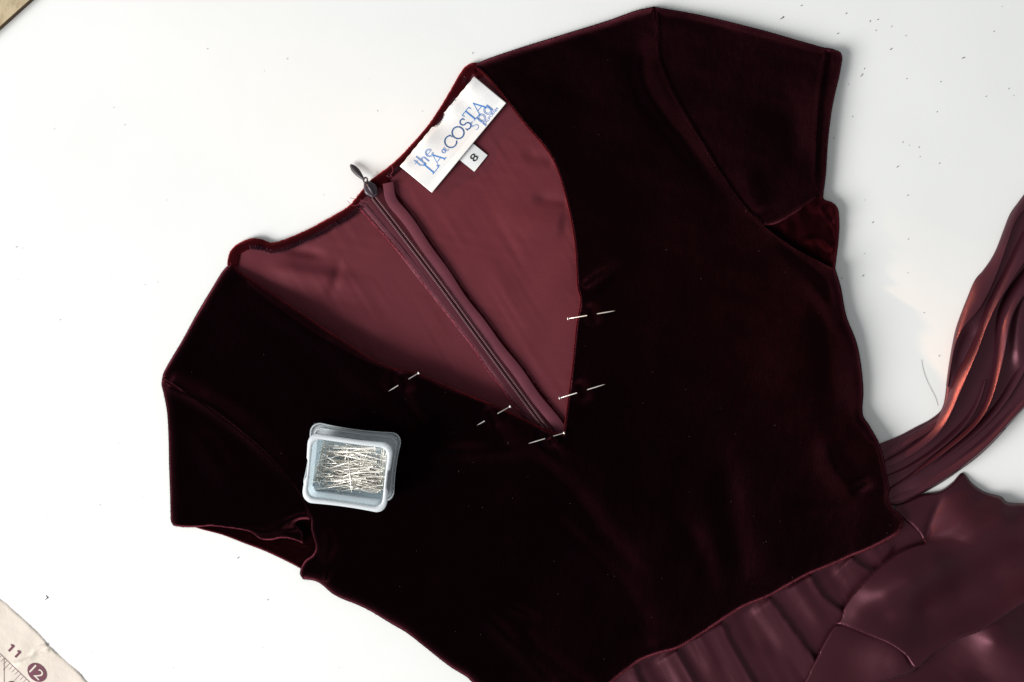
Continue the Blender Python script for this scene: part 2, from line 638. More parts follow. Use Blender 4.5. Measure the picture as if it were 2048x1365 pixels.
# velvet band turned in round the back neck: left half and right half
sec = [(-2.5, 0.6), (-3.4, 2.2), (-2, 3.8), (2, 4.7), (7, 4.9), (12, 4.7), (16, 4.3), (18, 3.7)]
nb = wobble(21, 0.5, 40)
left_neck = [(458, 532), (459, 518), (464, 503), (474, 493), (500, 481), (522, 482), (545, 489), (600, 470), (660, 439), (700, 414), (722, 388), (735, 372), (746, 361)]
right_neck = [(741, 366), (752, 356), (768, 345), (800, 318), (832, 284), (862, 248), (886, 212), (905, 180), (922, 150), (934, 135), (952, 129), (970, 146)]
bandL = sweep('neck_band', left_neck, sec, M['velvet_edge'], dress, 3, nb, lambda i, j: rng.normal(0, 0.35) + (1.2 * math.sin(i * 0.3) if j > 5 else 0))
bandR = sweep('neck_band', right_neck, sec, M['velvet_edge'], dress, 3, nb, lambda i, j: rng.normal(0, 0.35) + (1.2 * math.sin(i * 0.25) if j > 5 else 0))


def overlock(name, path, off, wid, z, mat, parent, pitch=4.2, r=0.00022, hf=None):
    q = catmull(path, pitch / 2)[:, :2]
    t, nn = frame2d(q)
    pts = []
    for i in range(len(q)):
        o_ = off + (wid / 2 if i % 2 else -wid / 2) + rng.normal(0, 0.5)
        p = q[i] + nn[i] * o_
        zz = z + (hf(p[None])[0] if hf else 0) + rng.normal(0, 0.1)
        pts.append(W(p[0], p[1], zz))
    v, f = [], []
    tube(pts, r, 4, v, f)
    return mesh_obj(name, v, f, mat, parent)


overlock('overlock_stitching', left_neck[4:-1], 15, 12, 5.0, M['thread_dark'], bandL, 5.0, 0.00042, hf=nb)
overlock('overlock_stitching', right_neck[2:-3], 12, 8, 5.3, M['thread_dark'], bandR, 5.0, 0.00036, hf=nb)

# front of the bodice
base_front = tps([
    (465, 520, 6.5), (380, 650, 7), (340, 740, 7), (560, 620, 16), (700, 700, 19), (850, 760, 18), (1000, 820, 14), (1130, 870, 8.5),
    (960, 150, 7), (1040, 240, 8.5), (1120, 360, 9.5), (1150, 500, 10), (1150, 650, 9.5), (1140, 780, 8.5),
    (1130, 80, 9), (1300, 30, 9), (1250, 250, 12), (1300, 450, 14), (1250, 700, 13), (1450, 600, 16), (1600, 560, 15), (1660, 700, 15), (1690, 850, 15), (1700, 980, 13),
    (1550, 850, 15), (1300, 950, 13), (1100, 1050, 13), (900, 1000, 12.5), (700, 900, 11), (550, 800, 10), (430, 760, 8), (600, 1000, 10),
    (700, 1130, 10), (850, 1220, 11), (1000, 1330, 12), (1200, 1250, 12), (1350, 1200, 11), (1500, 1130, 10.5), (1650, 1070, 11), (1780, 1050, 12), (1080, 1420, 11),
    (1450, 200, 12), (1600, 200, 11), (1560, 350, 12), (1640, 130, 10), (1640, 370, 10), (400, 950, 10), (370, 1030, 8), (500, 1030, 8.5), (450, 850, 10)])
pins_px = [((1135, 638), (1230, 622), (1183, 630)), ((1118, 797), (1210, 769), (1163, 783)), ((838, 746), (777, 783), (808, 764)),
           ((1021, 813), (954, 851), (984, 834)), ((1129, 866), (1055, 888), (1098, 875))]
front_folds = [
    # beside the right armhole
    Fold([(1308, 70), (1287, 103), (1283, 139), (1293, 176), (1314, 213), (1363, 275), (1430, 365), (1500, 470)], 2.6, 19, 17, (0.12, 0.6)),
    # from the pins down the left breast
    Fold([(795, 762), (812, 800), (840, 850), (900, 920)], 1.5, 14, 16, (0.1, 0.6)),
    Fold([(976, 832), (985, 850), (1020, 890), (1080, 930), (1140, 980), (1200, 1060), (1260, 1130), (1330, 1230)], 2.2, 20, 26, (0.08, 0.35)),
    Fold([(1096, 875), (1115, 900), (1135, 930)], 1.8, 8, 11, (0.1, 0.6)),
    # drag lines over the waist
    Fold([(1050, 1000), (1160, 1090), (1240, 1170), (1290, 1240), (1340, 1300)], 2.6, 24, 30, (0.4, 0.3)),
    Fold([(940, 1210), (1000, 1260), (1060, 1320), (1120, 1390)], 2.4, 15, 18, (0.4, 0.2)),
    Fold([(1030, 1240), (1070, 1290), (1130, 1340), (1200, 1390)], 2.4, 14, 16, (0.3, 0.2)),
    Fold([(1000, 1210), (1050, 1225), (1085, 1245)], 1.6, 9, 12, (0.4, 0.4)),
    Fold([(1250, 1260), (1320, 1290)], 1.4, 12, 14, (0.4, 0.4)),
    Fold([(1440, 850), (1455, 970), (1470, 1080), (1490, 1180)], 2.2, 30, 34, (0.5, 0.2)),
    Fold([(1330, 1000), (1400, 1100), (1430, 1200)], 1.5, 22, 25, (0.5, 0.3)),
    # right side
    Fold([(1640, 560), (1655, 660), (1665, 780), (1660, 880)], 2.4, 26, 26, (0.3, 0.4)),
    Fold([(1600, 540), (1640, 590), (1690, 680)], -1.6, 15, 15, (0.4, 0.4)),
    Fold([(1640, 860), (1670, 940), (1720, 990)], -2.4, 18, 22, (0.4, 0.3)),
    Fold([(1560, 1000), (1650, 1010), (1740, 1000)], 1.6, 24, 24, (0.4, 0.4)),
    Fold([(1700, 985), (1733, 968), (1750, 962)], 2.5, 9, 9, (0.4, 0.4)),
    # shoulder and left front
    Fold([(1010, 220), (1060, 270), (1120, 330), (1180, 420)], -1.0, 20, 20, (0.3, 0.4)),
    Fold([(1165, 575), (1195, 552), (1250, 520)], 2.2, 9, 9, (0.05, 0.7)),
    Fold([(480, 560), (600, 650), (720, 720), (800, 748)], 1.6, 9, 26, (0.1, 0.1)),
    Fold([(640, 720), (740, 770), (860, 870)], 2.2, 20, 24, (0.4, 0.4)),
    Fold([(820, 910), (920, 905), (1020, 900), (1080, 890)], 2.4, 16, 18, (0.4, 0.3)),
    Fold([(650, 1050), (660, 1090), (640, 1130)], 2.2, 14, 12, (0.3, 0.3)),
    Fold([(650, 1165), (655, 1145), (662, 1125)], 1.6, 6, 6, (0.1, 0.5)),
    # left sleeve seam
    Fold([(330, 765), (380, 790), (430, 820), (490, 865), (545, 915), (600, 975)], 3.2, 26, 13, (0.05, 0.4)),
    # underarm right
    Fold([(1545, 470), (1600, 515), (1650, 560), (1668, 600)], 1.8, 12, 14, (0.4, 0.3)),
    # sleeves
    Fold([(1527, 430), (1500, 380), (1490, 320)], -2.0, 20, 30, (0.2, 0.5)),
    Fold([(1600, 180), (1590, 260), (1600, 340)], 1.2, 26, 26, (0.4, 0.4)),
    Fold([(360, 830), (420, 900), (480, 990)], 2.2, 26, 26, (0.4, 0.4)),
]
pin_folds = []
for hd, tp_, md in pins_px:                    # the little tuck each pin has gathered up
    d = np.array(tp_, float) - np.array(hd, float)
    d /= np.linalg.norm(d)
    nrm = np.array([-d[1], d[0]])
    m_ = np.array(md, float)
    pin_folds.append(Fold([m_ - nrm * 30, m_, m_ + nrm * 30], 3.6, 15, 15, (0.35, 0.35), 3.0))
for fo in front_folds:
    fo.amp *= 1.5
front_folds += pin_folds
front_h = height(base_front, front_folds, [wobble(1, 0.55, 210), wobble(2, 0.2, 75), wobble(5, 0.05, 22)])

armR = [(1308, 13.5), (1314, 61), (1316, 115), (1334, 164), (1363, 221), (1404, 287), (1445, 353), (1486, 410), (1527, 452), (1589, 497), (1634, 521), (1671, 538)]
armL = [(324, 758), (370, 786), (420, 817), (480, 862), (540, 915), (590, 975), (612, 1015), (622, 1040)]


def seam_z(path, drop):
    return [float(front_h([p])[0]) - drop for p in path]


zR, zL = seam_z(armR, 0.9), seam_z(armL, 0.0)
zRs = seam_z(armR, 2.8)
zRs[0] = 1.0
zR[0] = 1.0; zR[-1] = 3.0; zL[0] = 1.0; zL[-1] = 5
neckL = [(461, 527), (480, 546), (520, 573), (600, 627), (700, 693), (770, 733), (830, 748), (900, 777), (985, 811), (1060, 846), (1105, 866), (1128, 870)]
neckR = [(1128, 870), (1137, 800), (1146, 730), (1154, 650), (1162, 600), (1156, 575), (1152, 500), (1143, 440), (1130, 385), (1112, 330), (1090, 295), (1050, 248), (1015, 203), (985, 166), (962, 142), (946, 131)]
nLz, nRz = seam_z(neckL, 2.2), seam_z(neckR, 2.2)
nRz[-1] = 4.0
waist = [(1808, 1046), (1800, 1063), (1780, 1077), (1738, 1098), (1703, 1112), (1655, 1133), (1618, 1148), (1573, 1172), (1535, 1193), (1490, 1212), (1440, 1243), (1395, 1272), (1353, 1297), (1324, 1305), (1283, 1320), (1254, 1340), (1225, 1363), (1190, 1395), (1150, 1425)]
bf = Patch([
    (neckL, nLz, 7),
    (neckR, nRz, 7),
    ([(946, 131), (975, 118), (1040, 96), (1130, 68), (1220, 40), (1270, 22), (1308, 13.5)], [3, 1, 1, 1, 1, 1, 1], 17),
    (armR, zR, 7),
    ([(1671, 538), (1682, 575), (1693, 632), (1713, 684), (1722, 728), (1727, 781), (1726, 829), (1739, 851), (1757, 882)], [3, 1, 1, 1, 1, 1, 1, 2, 4], [8, 26, 30, 34, 34, 34, 30, 26, 20]),
    ([(1757, 882), (1766, 909), (1774, 948), (1779, 975), (1778, 997), (1788, 1018), (1807, 1036), (1808, 1046)], [4, 7, 8, 8, 8, 9, 9, 9], 12),
    (waist, 8.5, 7),
    ([(1150, 1425), (1060, 1450), (1005, 1420)], 4, 12),
    ([(1005, 1420), (943, 1364), (934, 1355), (900, 1334), (849, 1294), (813, 1266), (784, 1249), (741, 1223), (712, 1209), (686, 1199), (665, 1188), (645, 1171), (634, 1164), (623, 1161), (606, 1159)], 0.8, 18),
    ([(606, 1159), (600, 1149), (602, 1135), (612, 1119), (626, 1109), (631, 1095), (627, 1078), (622, 1058), (622, 1040)], [1, 1.5, 3, 4, 5, 5, 5, 5, 5], 10),
    (armL[::-1], zL[::-1], 7),
    ([(324, 758), (327, 746), (340, 722), (365, 680), (395, 625), (425, 575), (447, 540), (461, 527)], [1, 1, 1, 1, 1, 1, 1.5, 4], 16),
], front_h, 3.2, 7.5, 20)
bfo = bf.build('bodice_front', M['velvet'], dress, 1.0)
for path in (neckL, neckR):
    q = catmull(path, 4)[:, :2]
    zq = bf.z(q + 0.01)
    v, f = [], []
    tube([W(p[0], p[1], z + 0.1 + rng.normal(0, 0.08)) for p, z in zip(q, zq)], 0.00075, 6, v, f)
    mesh_obj('lit_neck_edge', v, f, M['velvet_edge'], bfo)  # added tube whose red colour paints the light the turned edge catches

# sleeves
hemR = [(1685, 117), (1679, 152), (1671, 185), (1663, 226), (1656, 287), (1652, 349), (1648, 381), (1646, 400)]
sl = Patch([
    ([(1308, 13.5), (1316, 15), (1404, 31), (1527, 61), (1600, 82), (1650, 96)], 1.0, 16),
    ([(1650, 96), (1656, 96), (1671, 100), (1682, 106), (1685, 117)], 1.0, 9),
    (hemR, 3.5, 8),
    ([(1646, 400), (1632, 404), (1610, 416), (1585, 432), (1560, 446), (1540, 452), (1527, 452)], [4, 5, 6.5, 7.5, 8, 8.5, 9], 16),
    (armR[:9][::-1], zRs[:9][::-1], 12)],
    height(front_h, [Fold([(1654, 94), (1650, 125), (1644, 164), (1639, 205), (1636, 246), (1633, 290), (1631, 330), (1630, 380)], -1.9, 4, 4, (0.0, 0.35)),
                     Fold([(1662, 98), (1655, 160), (1646, 240), (1641, 330)], 0.9, 12, 12, (0, 0.2))]), 3.0, 7.5, 24)
slR = sl.build('sleeve', M['velvet'], dress, 1.0)
overlock('hem_stitching', [(1654, 98), (1644, 164), (1636, 246), (1632, 320)], 0, 1.0, -0.9, M['thread_red'], slR, 6, 0.0002, hf=sl.z)

# underside of the right sleeve, folded forward below the hem
un = Patch([
    ([(1520, 452), (1560, 410), (1610, 375), (1636, 372), (1648, 398), (1663, 404)], [5, 3, 2, 2, 4, 6], 6),
    ([(1663, 404), (1671, 410), (1677, 421), (1679, 451), (1677, 484), (1673, 517), (1670, 545)], 1, 14),
    ([(1670, 545), (1630, 560), (1540, 500), (1520, 452)], 3, 6)],
    height(tps([(1530, 460, 10), (1570, 455, 9.5), (1600, 440, 9), (1660, 420, 10), (1665, 480, 10), (1640, 520, 9), (1580, 490, 9)]),
           [Fold([(1600, 438), (1640, 432), (1672, 440)], 1.6, 10, 10, (0.3, 0.1)), Fold([(1590, 475), (1630, 475), (1672, 490)], -3.0, 10, 14, (0.3, 0.1)),
            Fold([(1640, 412), (1652, 432), (1672, 456)], -1.3, 3.5, 3.5, (0.05, 0.1)),
            Fold([(1620, 470), (1650, 500), (1672, 510)], 1.5, 8, 8, (0.3, 0.1))], [wobble(8, 0.4, 30)]), 3, 5, 20)
un.build('sleeve_underside', M['velvet_inner'], dress, 0.8)

hemL = [(347, 1052), (366, 1055), (393, 1055), (422, 1053), (451, 1056), (486, 1061), (502, 1066), (521, 1079), (542, 1081), (563, 1077), (585, 1080), (606, 1088)]
sl2 = Patch([
    ([(606, 1088), (604, 1065), (590, 1049), (600, 1041), (622, 1040)], [5, 6, 6, 5, 5], 10),
    (armL[::-1], zL[::-1], 7),
    ([(324, 758), (323, 770), (327, 787), (334, 825), (337, 878), (338, 931), (340, 987), (341, 1029), (342, 1044), (347, 1052)], 0.8, 18),
    (hemL, [1, 3, 4, 5, 5.5, 5.5, 5.5, 5.5, 5.5, 5.5, 5, 4.5], 6)],
    height(front_h, [Fold([(535, 1052), (556, 1050), (591, 1036), (620, 1030)], 2.5, 7, 9, (0.3, 0.1)),
                     Fold([(480, 1050), (520, 1064), (560, 1062), (590, 1066)], 2.0, 8, 8, (0.3, 0.2)),
                     Fold([(560, 1062), (580, 1060), (600, 1055)], -2.2, 6, 6, (0.3, 0.2))]), 3, 7.5, 22)
slL = sl2.build('sleeve', M['velvet'], dress, 1.0)
un2 = Patch([
    ([(380, 1046), (393, 1056), (444, 1070), (486, 1086), (528, 1102), (563, 1118), (598, 1136), (612, 1146)], 0.8, 5),
    ([(612, 1146), (660, 1110), (640, 1040), (600, 1030), (480, 1030), (380, 1046)], 1.5, 5)],
    height(tps([(400, 1050, 2), (500, 1080, 3), (600, 1120, 3.5), (620, 1080, 3.5), (540, 1060, 2.5), (640, 1060, 3)]),
           [Fold([(480, 1078), (540, 1096), (600, 1124)], 1.2, 7, 7, (0.2, 0.1)), Fold([(560, 1085), (590, 1096), (625, 1100)], 1.4, 5, 7, (0.2, 0.2))], [wobble(9, 0.3, 30)]), 3, 5, 20)
un2.build('sleeve_underside', M['velvet_inner'], dress, 0.8)

# satin skirt gathered into the waist seam
pleats = [((1262, 1322), (1300, 1400)), ((1350, 1296), (1376, 1340), (1410, 1410)), ((1440, 1240), (1470, 1300), (1512, 1370), (1550, 1420)),
          ((1535, 1190), (1580, 1250), (1632, 1322), (1660, 1360)), ((1618, 1146), (1645, 1190), (1690, 1225), (1720, 1240)), ((1700, 1110), (1720, 1130), (1752, 1146), (1780, 1152))]
soft = [((1300, 1312), (1330, 1360), (1360, 1410)), ((1395, 1270), (1415, 1310), (1440, 1360)), ((1490, 1210), (1530, 1270), (1570, 1330)), ((1585, 1165), (1620, 1215), (1660, 1270)),
        ((1655, 1130), (1672, 1160), (1700, 1185)), ((1740, 1095), (1760, 1115), (1785, 1125)), ((1475, 1222), (1500, 1270), (1530, 1310)), ((1765, 1085), (1778, 1096), (1790, 1100))]
sk_f = []
for i, p in enumerate(pleats):
    sk_f.append(Fold(p, 3.2, 2.0, 50, (0.08, 0.0), 1.25))
for i, p in enumerate(soft):
    sk_f.append(Fold(p, 1.2 if i % 2 else -1.4, 15, 15, (0.1, 0.4)))
gr = np.random.default_rng(77)
wq = catmull(waist, 5)[:, :2]
for k in range(0):
    i = gr.integers(4, len(wq) - 20)
    p = wq[i] + np.array([-4, -6])
    d = np.array([0.50 + gr.normal(0, 0.08), 0.86])
    L = gr.uniform(22, 75)
    sk_f.append(Fold([p, p + d * L * 0.5 + gr.normal(0, 1, 2), p + d * L], gr.choice([-1, 1]) * gr.uniform(0.3, 0.7), gr.uniform(3.5, 7), gr.uniform(4, 9), (0.3, 0.65)))
skirt = Patch([
    ([(w[0] - 6, w[1] - 16) for w in waist], 4.5, 3),
    ([(1144, 1409), (1130, 1480), (1500, 1480), (1660, 1380), (1730, 1240), (1800, 1150), (1862, 1080), (1830, 1050), (1802, 1030)], 2, 6)],
    height(4.4, sk_f, [wobble(12, 0.15, 90), ripple(61, 1.04, 0.15, 24, 9), ripple(62, 1.1, 0.05, 9, 14)]), 3.5, 4.5, 12)
skirt_o = skirt.build('skirt', M['satin'], dress)
overlock('waist_seam', waist, -0.5, 1.2, 8.7, M['thread_red'], dress, 6, 0.00028)

# skirt drape turned back over itself at the lower right: under layer, then the upper fold
pit = Patch([
    ([(1560, 1495), (1640, 1400), (1760, 1345), (1850, 1285), (1960, 1225), (2110, 1130)], 2.5, 6),
    ([(2110, 1130), (2120, 1490)], 3, 5), ([(2120, 1490), (1560, 1495)], 3, 5)],
    height(tps([(1700, 1410, 3), (1800, 1350, 3), (1850, 1345, 1.8), (1900, 1312, 2), (1945, 1298, 6), (1962, 1310, 7), (1990, 1285, 18), (2025, 1310, 15), (2060, 1245, 4), (2035, 1265, 11), (2055, 1345, 12), (2100, 1390, 9),
                (1900, 1350, 1.6), (1960, 1340, 2.5), (1870, 1385, 7), (1930, 1378, 10), (1985, 1360, 4), (2030, 1395, 4), (1780, 1440, 3), (2080, 1450, 6), (2090, 1200, 4)]), [], [ripple(67, 0.55, 0.12, 30, 6)]), 4, 5, 10)
pit.build('skirt_fold', M['satin'], dress)
low = Patch([
    ([(1540, 1490), (1608, 1365), (1631, 1320), (1655, 1273), (1672, 1250)], [8.3, 8.3, 8.4, 8.8, 9.2], 3),
    ([(1672, 1250), (1720, 1240), (1790, 1262), (1836, 1305)], [8, 6, 8, 10], 5),
    ([(1836, 1305), (1840, 1332), (1826, 1346), (1790, 1358), (1730, 1378), (1660, 1412), (1620, 1490)], [10, 10, 9.5, 8.5, 6.5, 6, 6], 8),
    ([(1620, 1490), (1540, 1490)], 6, 4)],
    height(tps([(1612, 1370, 9.2), (1640, 1310, 9.6), (1675, 1254, 10), (1705, 1262, 9.6), (1745, 1280, 13), (1785, 1300, 18), (1810, 1320, 20.5), (1824, 1338, 17), (1836, 1320, 13), (1700, 1320, 10.5), (1660, 1350, 11), (1640, 1400, 10.5),
                (1755, 1335, 15), (1780, 1346, 15), (1730, 1358, 11.5), (1690, 1385, 10), (1740, 1250, 7), (1580, 1440, 9), (1640, 1450, 8)]), [], [ripple(68, -1.0, 0.12, 30, 6)]), 3, 5, 12)
low.build('skirt_fold', M['satin'], dress, 0.4)
upp = Patch([
    ([(1674, 1248), (1682, 1238), (1689, 1214), (1705, 1189), (1734, 1156), (1751, 1139), (1788, 1110), (1821, 1094), (1848, 1086)], [10.2, 10.2, 10.3, 10.4, 10.4, 10.4, 9.8, 9.2, 8.8], 3),
    ([(1848, 1086), (1840, 1069), (1821, 1048), (1806, 1036), (1788, 1016)], 5.5, 6),
    ([(1788, 1016), (1821, 999), (1846, 988), (1879, 982), (1904, 965), (1925, 946), (1945, 967), (1970, 984), (2004, 994), (2014, 1004), (2048, 1007), (2110, 1012)], [5, 3, 2, 1.5, 1.2, 1.2, 1.2, 1.2, 1.2, 1.2, 1.2, 1.2], 7),
    ([(2110, 1012), (2115, 1165)], 6, 5),
    ([(2115, 1165), (2048, 1206), (1962, 1262), (1912, 1281), (1871, 1306), (1844, 1330), (1828, 1336), (1812, 1312), (1780, 1289), (1738, 1272), (1697, 1256), (1674, 1248)], [19, 20, 19.5, 18.5, 18.5, 19, 20.5, 21, 18.6, 14, 11, 10.2], 4)],
    height(tps([(1676, 1245, 10.5), (1689, 1214, 10.6), (1705, 1189, 11), (1751, 1139, 11), (1788, 1110, 10.4), (1848, 1086, 9.3), (1716, 1228, 16), (1735, 1180, 18), (1775, 1145, 18.5), (1840, 1108, 15), (1775, 1200, 24), (1822, 1165, 28), (1870, 1130, 24), (1850, 1185, 16), (1905, 1150, 12),
                (1850, 1225, 5), (1920, 1195, 3), (1990, 1150, 2.5), (2060, 1105, 3), (1770, 1230, 11), (1738, 1264, 14), (1780, 1280, 19), (1812, 1304, 22), (1828, 1326, 21.5), (1871, 1296, 20), (1912, 1272, 20), (1962, 1252, 21), (2048, 1196, 22), (2100, 1162, 21),
                (1900, 1100, 14), (1950, 1060, 19), (1925, 1025, 14), (2005, 1035, 19), (2065, 1045, 17), (1925, 985, 8), (1925, 954, 3.5), (1970, 995, 5), (2048, 1018, 5), (1882, 1002, 6), (1846, 1002, 5), (1858, 1058, 7), (1820, 1020, 7)]),
           [Fold([(1848, 1088), (1858, 1050), (1872, 1015), (1890, 985)], -3.0, 6, 14, (0.15, 0.4), 1.2), Fold([(1848, 1087), (1895, 1075), (1950, 1090), (2010, 1100)], -1.6, 6, 18, (0.2, 0.6), 1.2)], [ripple(63, -0.55, 0.2, 46, 5)]), 3, 5, 12)
upp.build('skirt_fold', M['satin'], dress, 0.4)

# sash: gathered satin tie coming out of the right side seam
sash_f = [Fold([(1800, 1000), (1850, 968), (1920, 915), (1995, 855), (2060, 790), (2110, 720)], 3.0, 26, 14, (0.15, 0.0)),
          Fold([(2060, 560), (2040, 660), (2045, 760)], 4, 26, 16, (0.2, 0.3)), Fold([(1905, 760), (1925, 700), (1955, 640)], -2.5, 14, 14, (0.3, 0.3))]
sash = Patch([
    ([(1745, 893), (1766, 885), (1800, 871), (1830, 855), (1862, 838), (1884, 817), (1893, 770), (1899, 722), (1905, 685), (1913, 652), (1930, 608), (1950, 560), (1975, 532), (1990, 508), (2005, 465), (2020, 428), (2036, 405), (2060, 375), (2110, 330)], 0.8, 14),
    ([(2110, 330), (2115, 770)], 1, 5),
    ([(2115, 770), (2048, 818), (1992, 880), (1955, 915), (1920, 941), (1885, 965), (1850, 985), (1800, 1010), (1770, 1012)], [1, 1, 1, 1, 1, 1, 1.5, 3, 4], 16),
    ([(1770, 1012), (1755, 950), (1745, 893)], 3, 6)],
    height(tps([(1765, 940, 5), (1850, 910, 4), (1900, 780, 4), (1960, 640, 4), (2040, 480, 5), (1950, 820, 5), (2040, 720, 8), (2090, 600, 9), (1850, 970, 5)]),
           sash_f, [wobble(17, 0.15, 120)]), 3, 4.5, 18)
sash_o = sash.build('sash', M['sash_satin'], dress)


def band(name, left, right, zl, zr, mat, parent, n=90, m=14, lip=1.6, seed=0):
    """one pleat lying between two edge lines: low on the left, high on the right, then turned under"""
    def even(p):
        q = catmull(p, 3)[:, :2]
        c = np.concatenate([[0], np.cumsum(np.linalg.norm(np.diff(q, axis=0), axis=1))])
        t = np.linspace(0, c[-1], n)
        e = np.column_stack([np.interp(t, c, q[:, 0]), np.interp(t, c, q[:, 1])])
        for _ in range(30):
            e[1:-1] = (e[:-2] + 2 * e[1:-1] + e[2:]) / 4
        return e
    L, R = even(left), even(right)
    zl = np.interp(np.linspace(0, 1, n), np.linspace(0, 1, len(zl)), zl)
    zr = np.interp(np.linspace(0, 1, n), np.linspace(0, 1, len(zr)), zr)
    wb = wobble(seed + 40, 0.2, 160)
    V, F = [], []
    prof = [(-0.03, -0.35), (0.0, -0.12)] + [(t, t ** 0.85 + 0.10 * math.sin(t * math.pi)) for t in np.linspace(0.04, 0.9, m)] + [(0.96, 0.97), (1.0, 0.86), (1.02, 0.6), (1.0, 0.2), (0.97, -0.1)]
    for i in range(n):
        for t, h_ in prof:
            p = L[i] * (1 - t) + R[i] * t
            V.append(W(p[0], p[1], zl[i] + (zr[i] - zl[i]) * h_ + wb(p[None])[0]))
    k = len(prof)
    for i in range(n - 1):
        for j in range(k - 1):
            a = i * k + j
            F.append((a, a + k, a + k + 1, a + 1))
    return mesh_obj(name, V, F, mat, parent)


band('pleat', [(2110, 330), (2060, 375), (2036, 404), (2020, 428), (2005, 465), (1990, 508), (1975, 532), (1950, 560), (1930, 608), (1912, 653), (1904, 690), (1898, 725), (1892, 772)],
     [(2110, 370), (2060, 410), (2042, 425), (2030, 440), (2012, 500), (1998, 540), (1986, 570), (1972, 600), (1955, 628), (1922, 658), (1909, 692), (1902, 730), (1896, 775)], [2, 2, 2, 2, 2, 2], [9, 9, 9, 10, 8, 5], M['sash_satin'], sash_o, seed=1)
band('pleat', [(2110, 370), (2048, 453), (2009, 538), (1965, 623), (1951, 676), (1922, 729), (1898, 776), (1888, 826), (1860, 856), (1814, 896), (1774, 919), (1755, 925)],
     [(2110, 440), (2060, 510), (2020, 570), (1992, 614), (1977, 644), (1962, 688), (1942, 738), (1920, 788), (1904, 828), (1879, 871), (1829, 908), (1789, 931), (1760, 940)], [4, 4, 4, 3.5, 3.5, 4, 4], [14, 15, 16, 15, 14, 10, 7], M['sash_satin'], sash_o, seed=2)
band('pleat', [(2100, 460), (2050, 530), (2005, 590), (1989, 632), (1990, 673), (1983, 732), (1974, 785), (1962, 822), (1939, 850), (1889, 890), (1839, 933), (1784, 972), (1755, 985)],
     [(2120, 500), (2075, 560), (2035, 605), (2020, 640), (2015, 688), (2003, 740), (1990, 785), (1975, 825), (1952, 855), (1910, 890), (1859, 928), (1804, 966), (1765, 995)], [5, 5, 5, 4, 4, 4, 4], [15, 16, 17, 16, 14, 10, 7], M['sash_satin'], sash_o, seed=3)
band('pleat', [(2115, 690), (2048, 762), (2009, 812), (1959, 866), (1889, 922), (1829, 962), (1789, 986), (1758, 998)],
     [(2125, 730), (2062, 800), (2025, 838), (1978, 890), (1910, 945), (1850, 981), (1800, 1004), (1765, 1010)], [4, 4, 3, 3, 3], [13, 14, 13, 10, 7], M['sash_satin'], sash_o, seed=4)
band('pleat', [(1962, 760), (1945, 808), (1915, 850), (1862, 897), (1812, 930), (1760, 952)], [(1972, 762), (1957, 812), (1927, 858), (1872, 905), (1820, 939), (1764, 962)], [3, 3, 3], [8, 9, 7], M['sash_satin'], sash_o, seed=6)
band('pleat', [(2060, 640), (2042, 700), (2018, 752), (1990, 800), (1945, 852), (1890, 900), (1840, 940)], [(2085, 650), (2066, 710), (2040, 762), (2008, 812), (1962, 862), (1905, 908), (1850, 946)], [4, 4, 3], [13, 12, 6], M['sash_satin'], sash_o, seed=7)
band('pleat', [(2000, 850), (1950, 888), (1890, 935), (1830, 975), (1780, 998)], [(2012, 858), (1962, 898), (1900, 944), (1838, 983), (1786, 1004)], [3, 3, 3], [10, 9, 7], M['sash_satin'], sash_o, seed=8)
band('pleat', [(1885, 828), (1850, 850), (1810, 872), (1775, 893), (1755, 905)], [(1888, 842), (1856, 866), (1818, 888), (1783, 910), (1760, 922)], [2, 3, 3], [7, 8, 7], M['sash_satin'], sash_o, seed=5)

# ------------------------------------------------------------------ zip fastener
coil_path = [(748, 395), (800, 462), (878, 565), (945, 657), (996, 727), (1048, 798), (1092, 858)]
# left tape with the raw seam allowance, right tape standing up as a ribbon
bh = lambda p: back_h(p)
tapeL = sweep('zip_tape', [(740, 388), (800, 462), (878, 565), (945, 657), (996, 727), (1048, 798), (1100, 868)],
              [(30, 0.8), (28, 1.5), (20, 2.1), (12, 2.0), (8, 2.4), (4, 2.0)], M['tape'], dress, 4, bh, lambda i, j: (-7 * min(1, max(0, (i - 45) / 45)) if j < 3 else 0) + rng.normal(0, 0.3))
tapeR = sweep('zip_tape', [(776, 366), (784, 400), (806, 430), (856, 500), (905, 572), (960, 648), (1010, 712), (1062, 782), (1128, 868)],
              [(11, 0.6), (11, 2.5), (10.2, 2.7), (0, 3.0), (-10, 3.3), (-11, 3.1), (-11, 0.6)], M['ribbon'], dress, 4, bh, lambda i, j: 1.2 * math.sin(i * 0.21))
# stitched velvet allowance behind the ribbon
sweep('seam_allowance', [(770, 360), (800, 408), (850, 480), (900, 552), (960, 634), (1020, 712), (1075, 785), (1125, 850)],
      [(16, 0.4), (12, 1.8), (4, 2.2), (-3, 1.8), (-7, 0.4)], M['velvet_edge'], dress, 4, bh, lambda i, j: rng.normal(0, 0.6))
v, f = [], []
q = catmull(coil_path, 3.2)[:, :2]
t_, n_ = frame2d(q)
for i in range(len(q)):
    zb = float(back_h(q[i:i + 1])[0]) + 3.6
    for sgn in (-1, 1):
        c0 = q[i] + n_[i] * sgn * 1.3 + t_[i] * (0.65 if sgn > 0 else -0.65)
        c1 = q[i] + n_[i] * sgn * 6.4 + t_[i] * (0.2 if sgn > 0 else -0.2)
        mid = (c0 + c1) / 2
        tube([W(c0[0], c0[1], zb), W(mid[0], mid[1], zb + 0.55), W(c1[0], c1[1], zb - 0.2)], 0.00050, 5, v, f)
coil = mesh_obj('zip_teeth', v, f, M['coil'], dress)
tag(coil, kind='stuff')
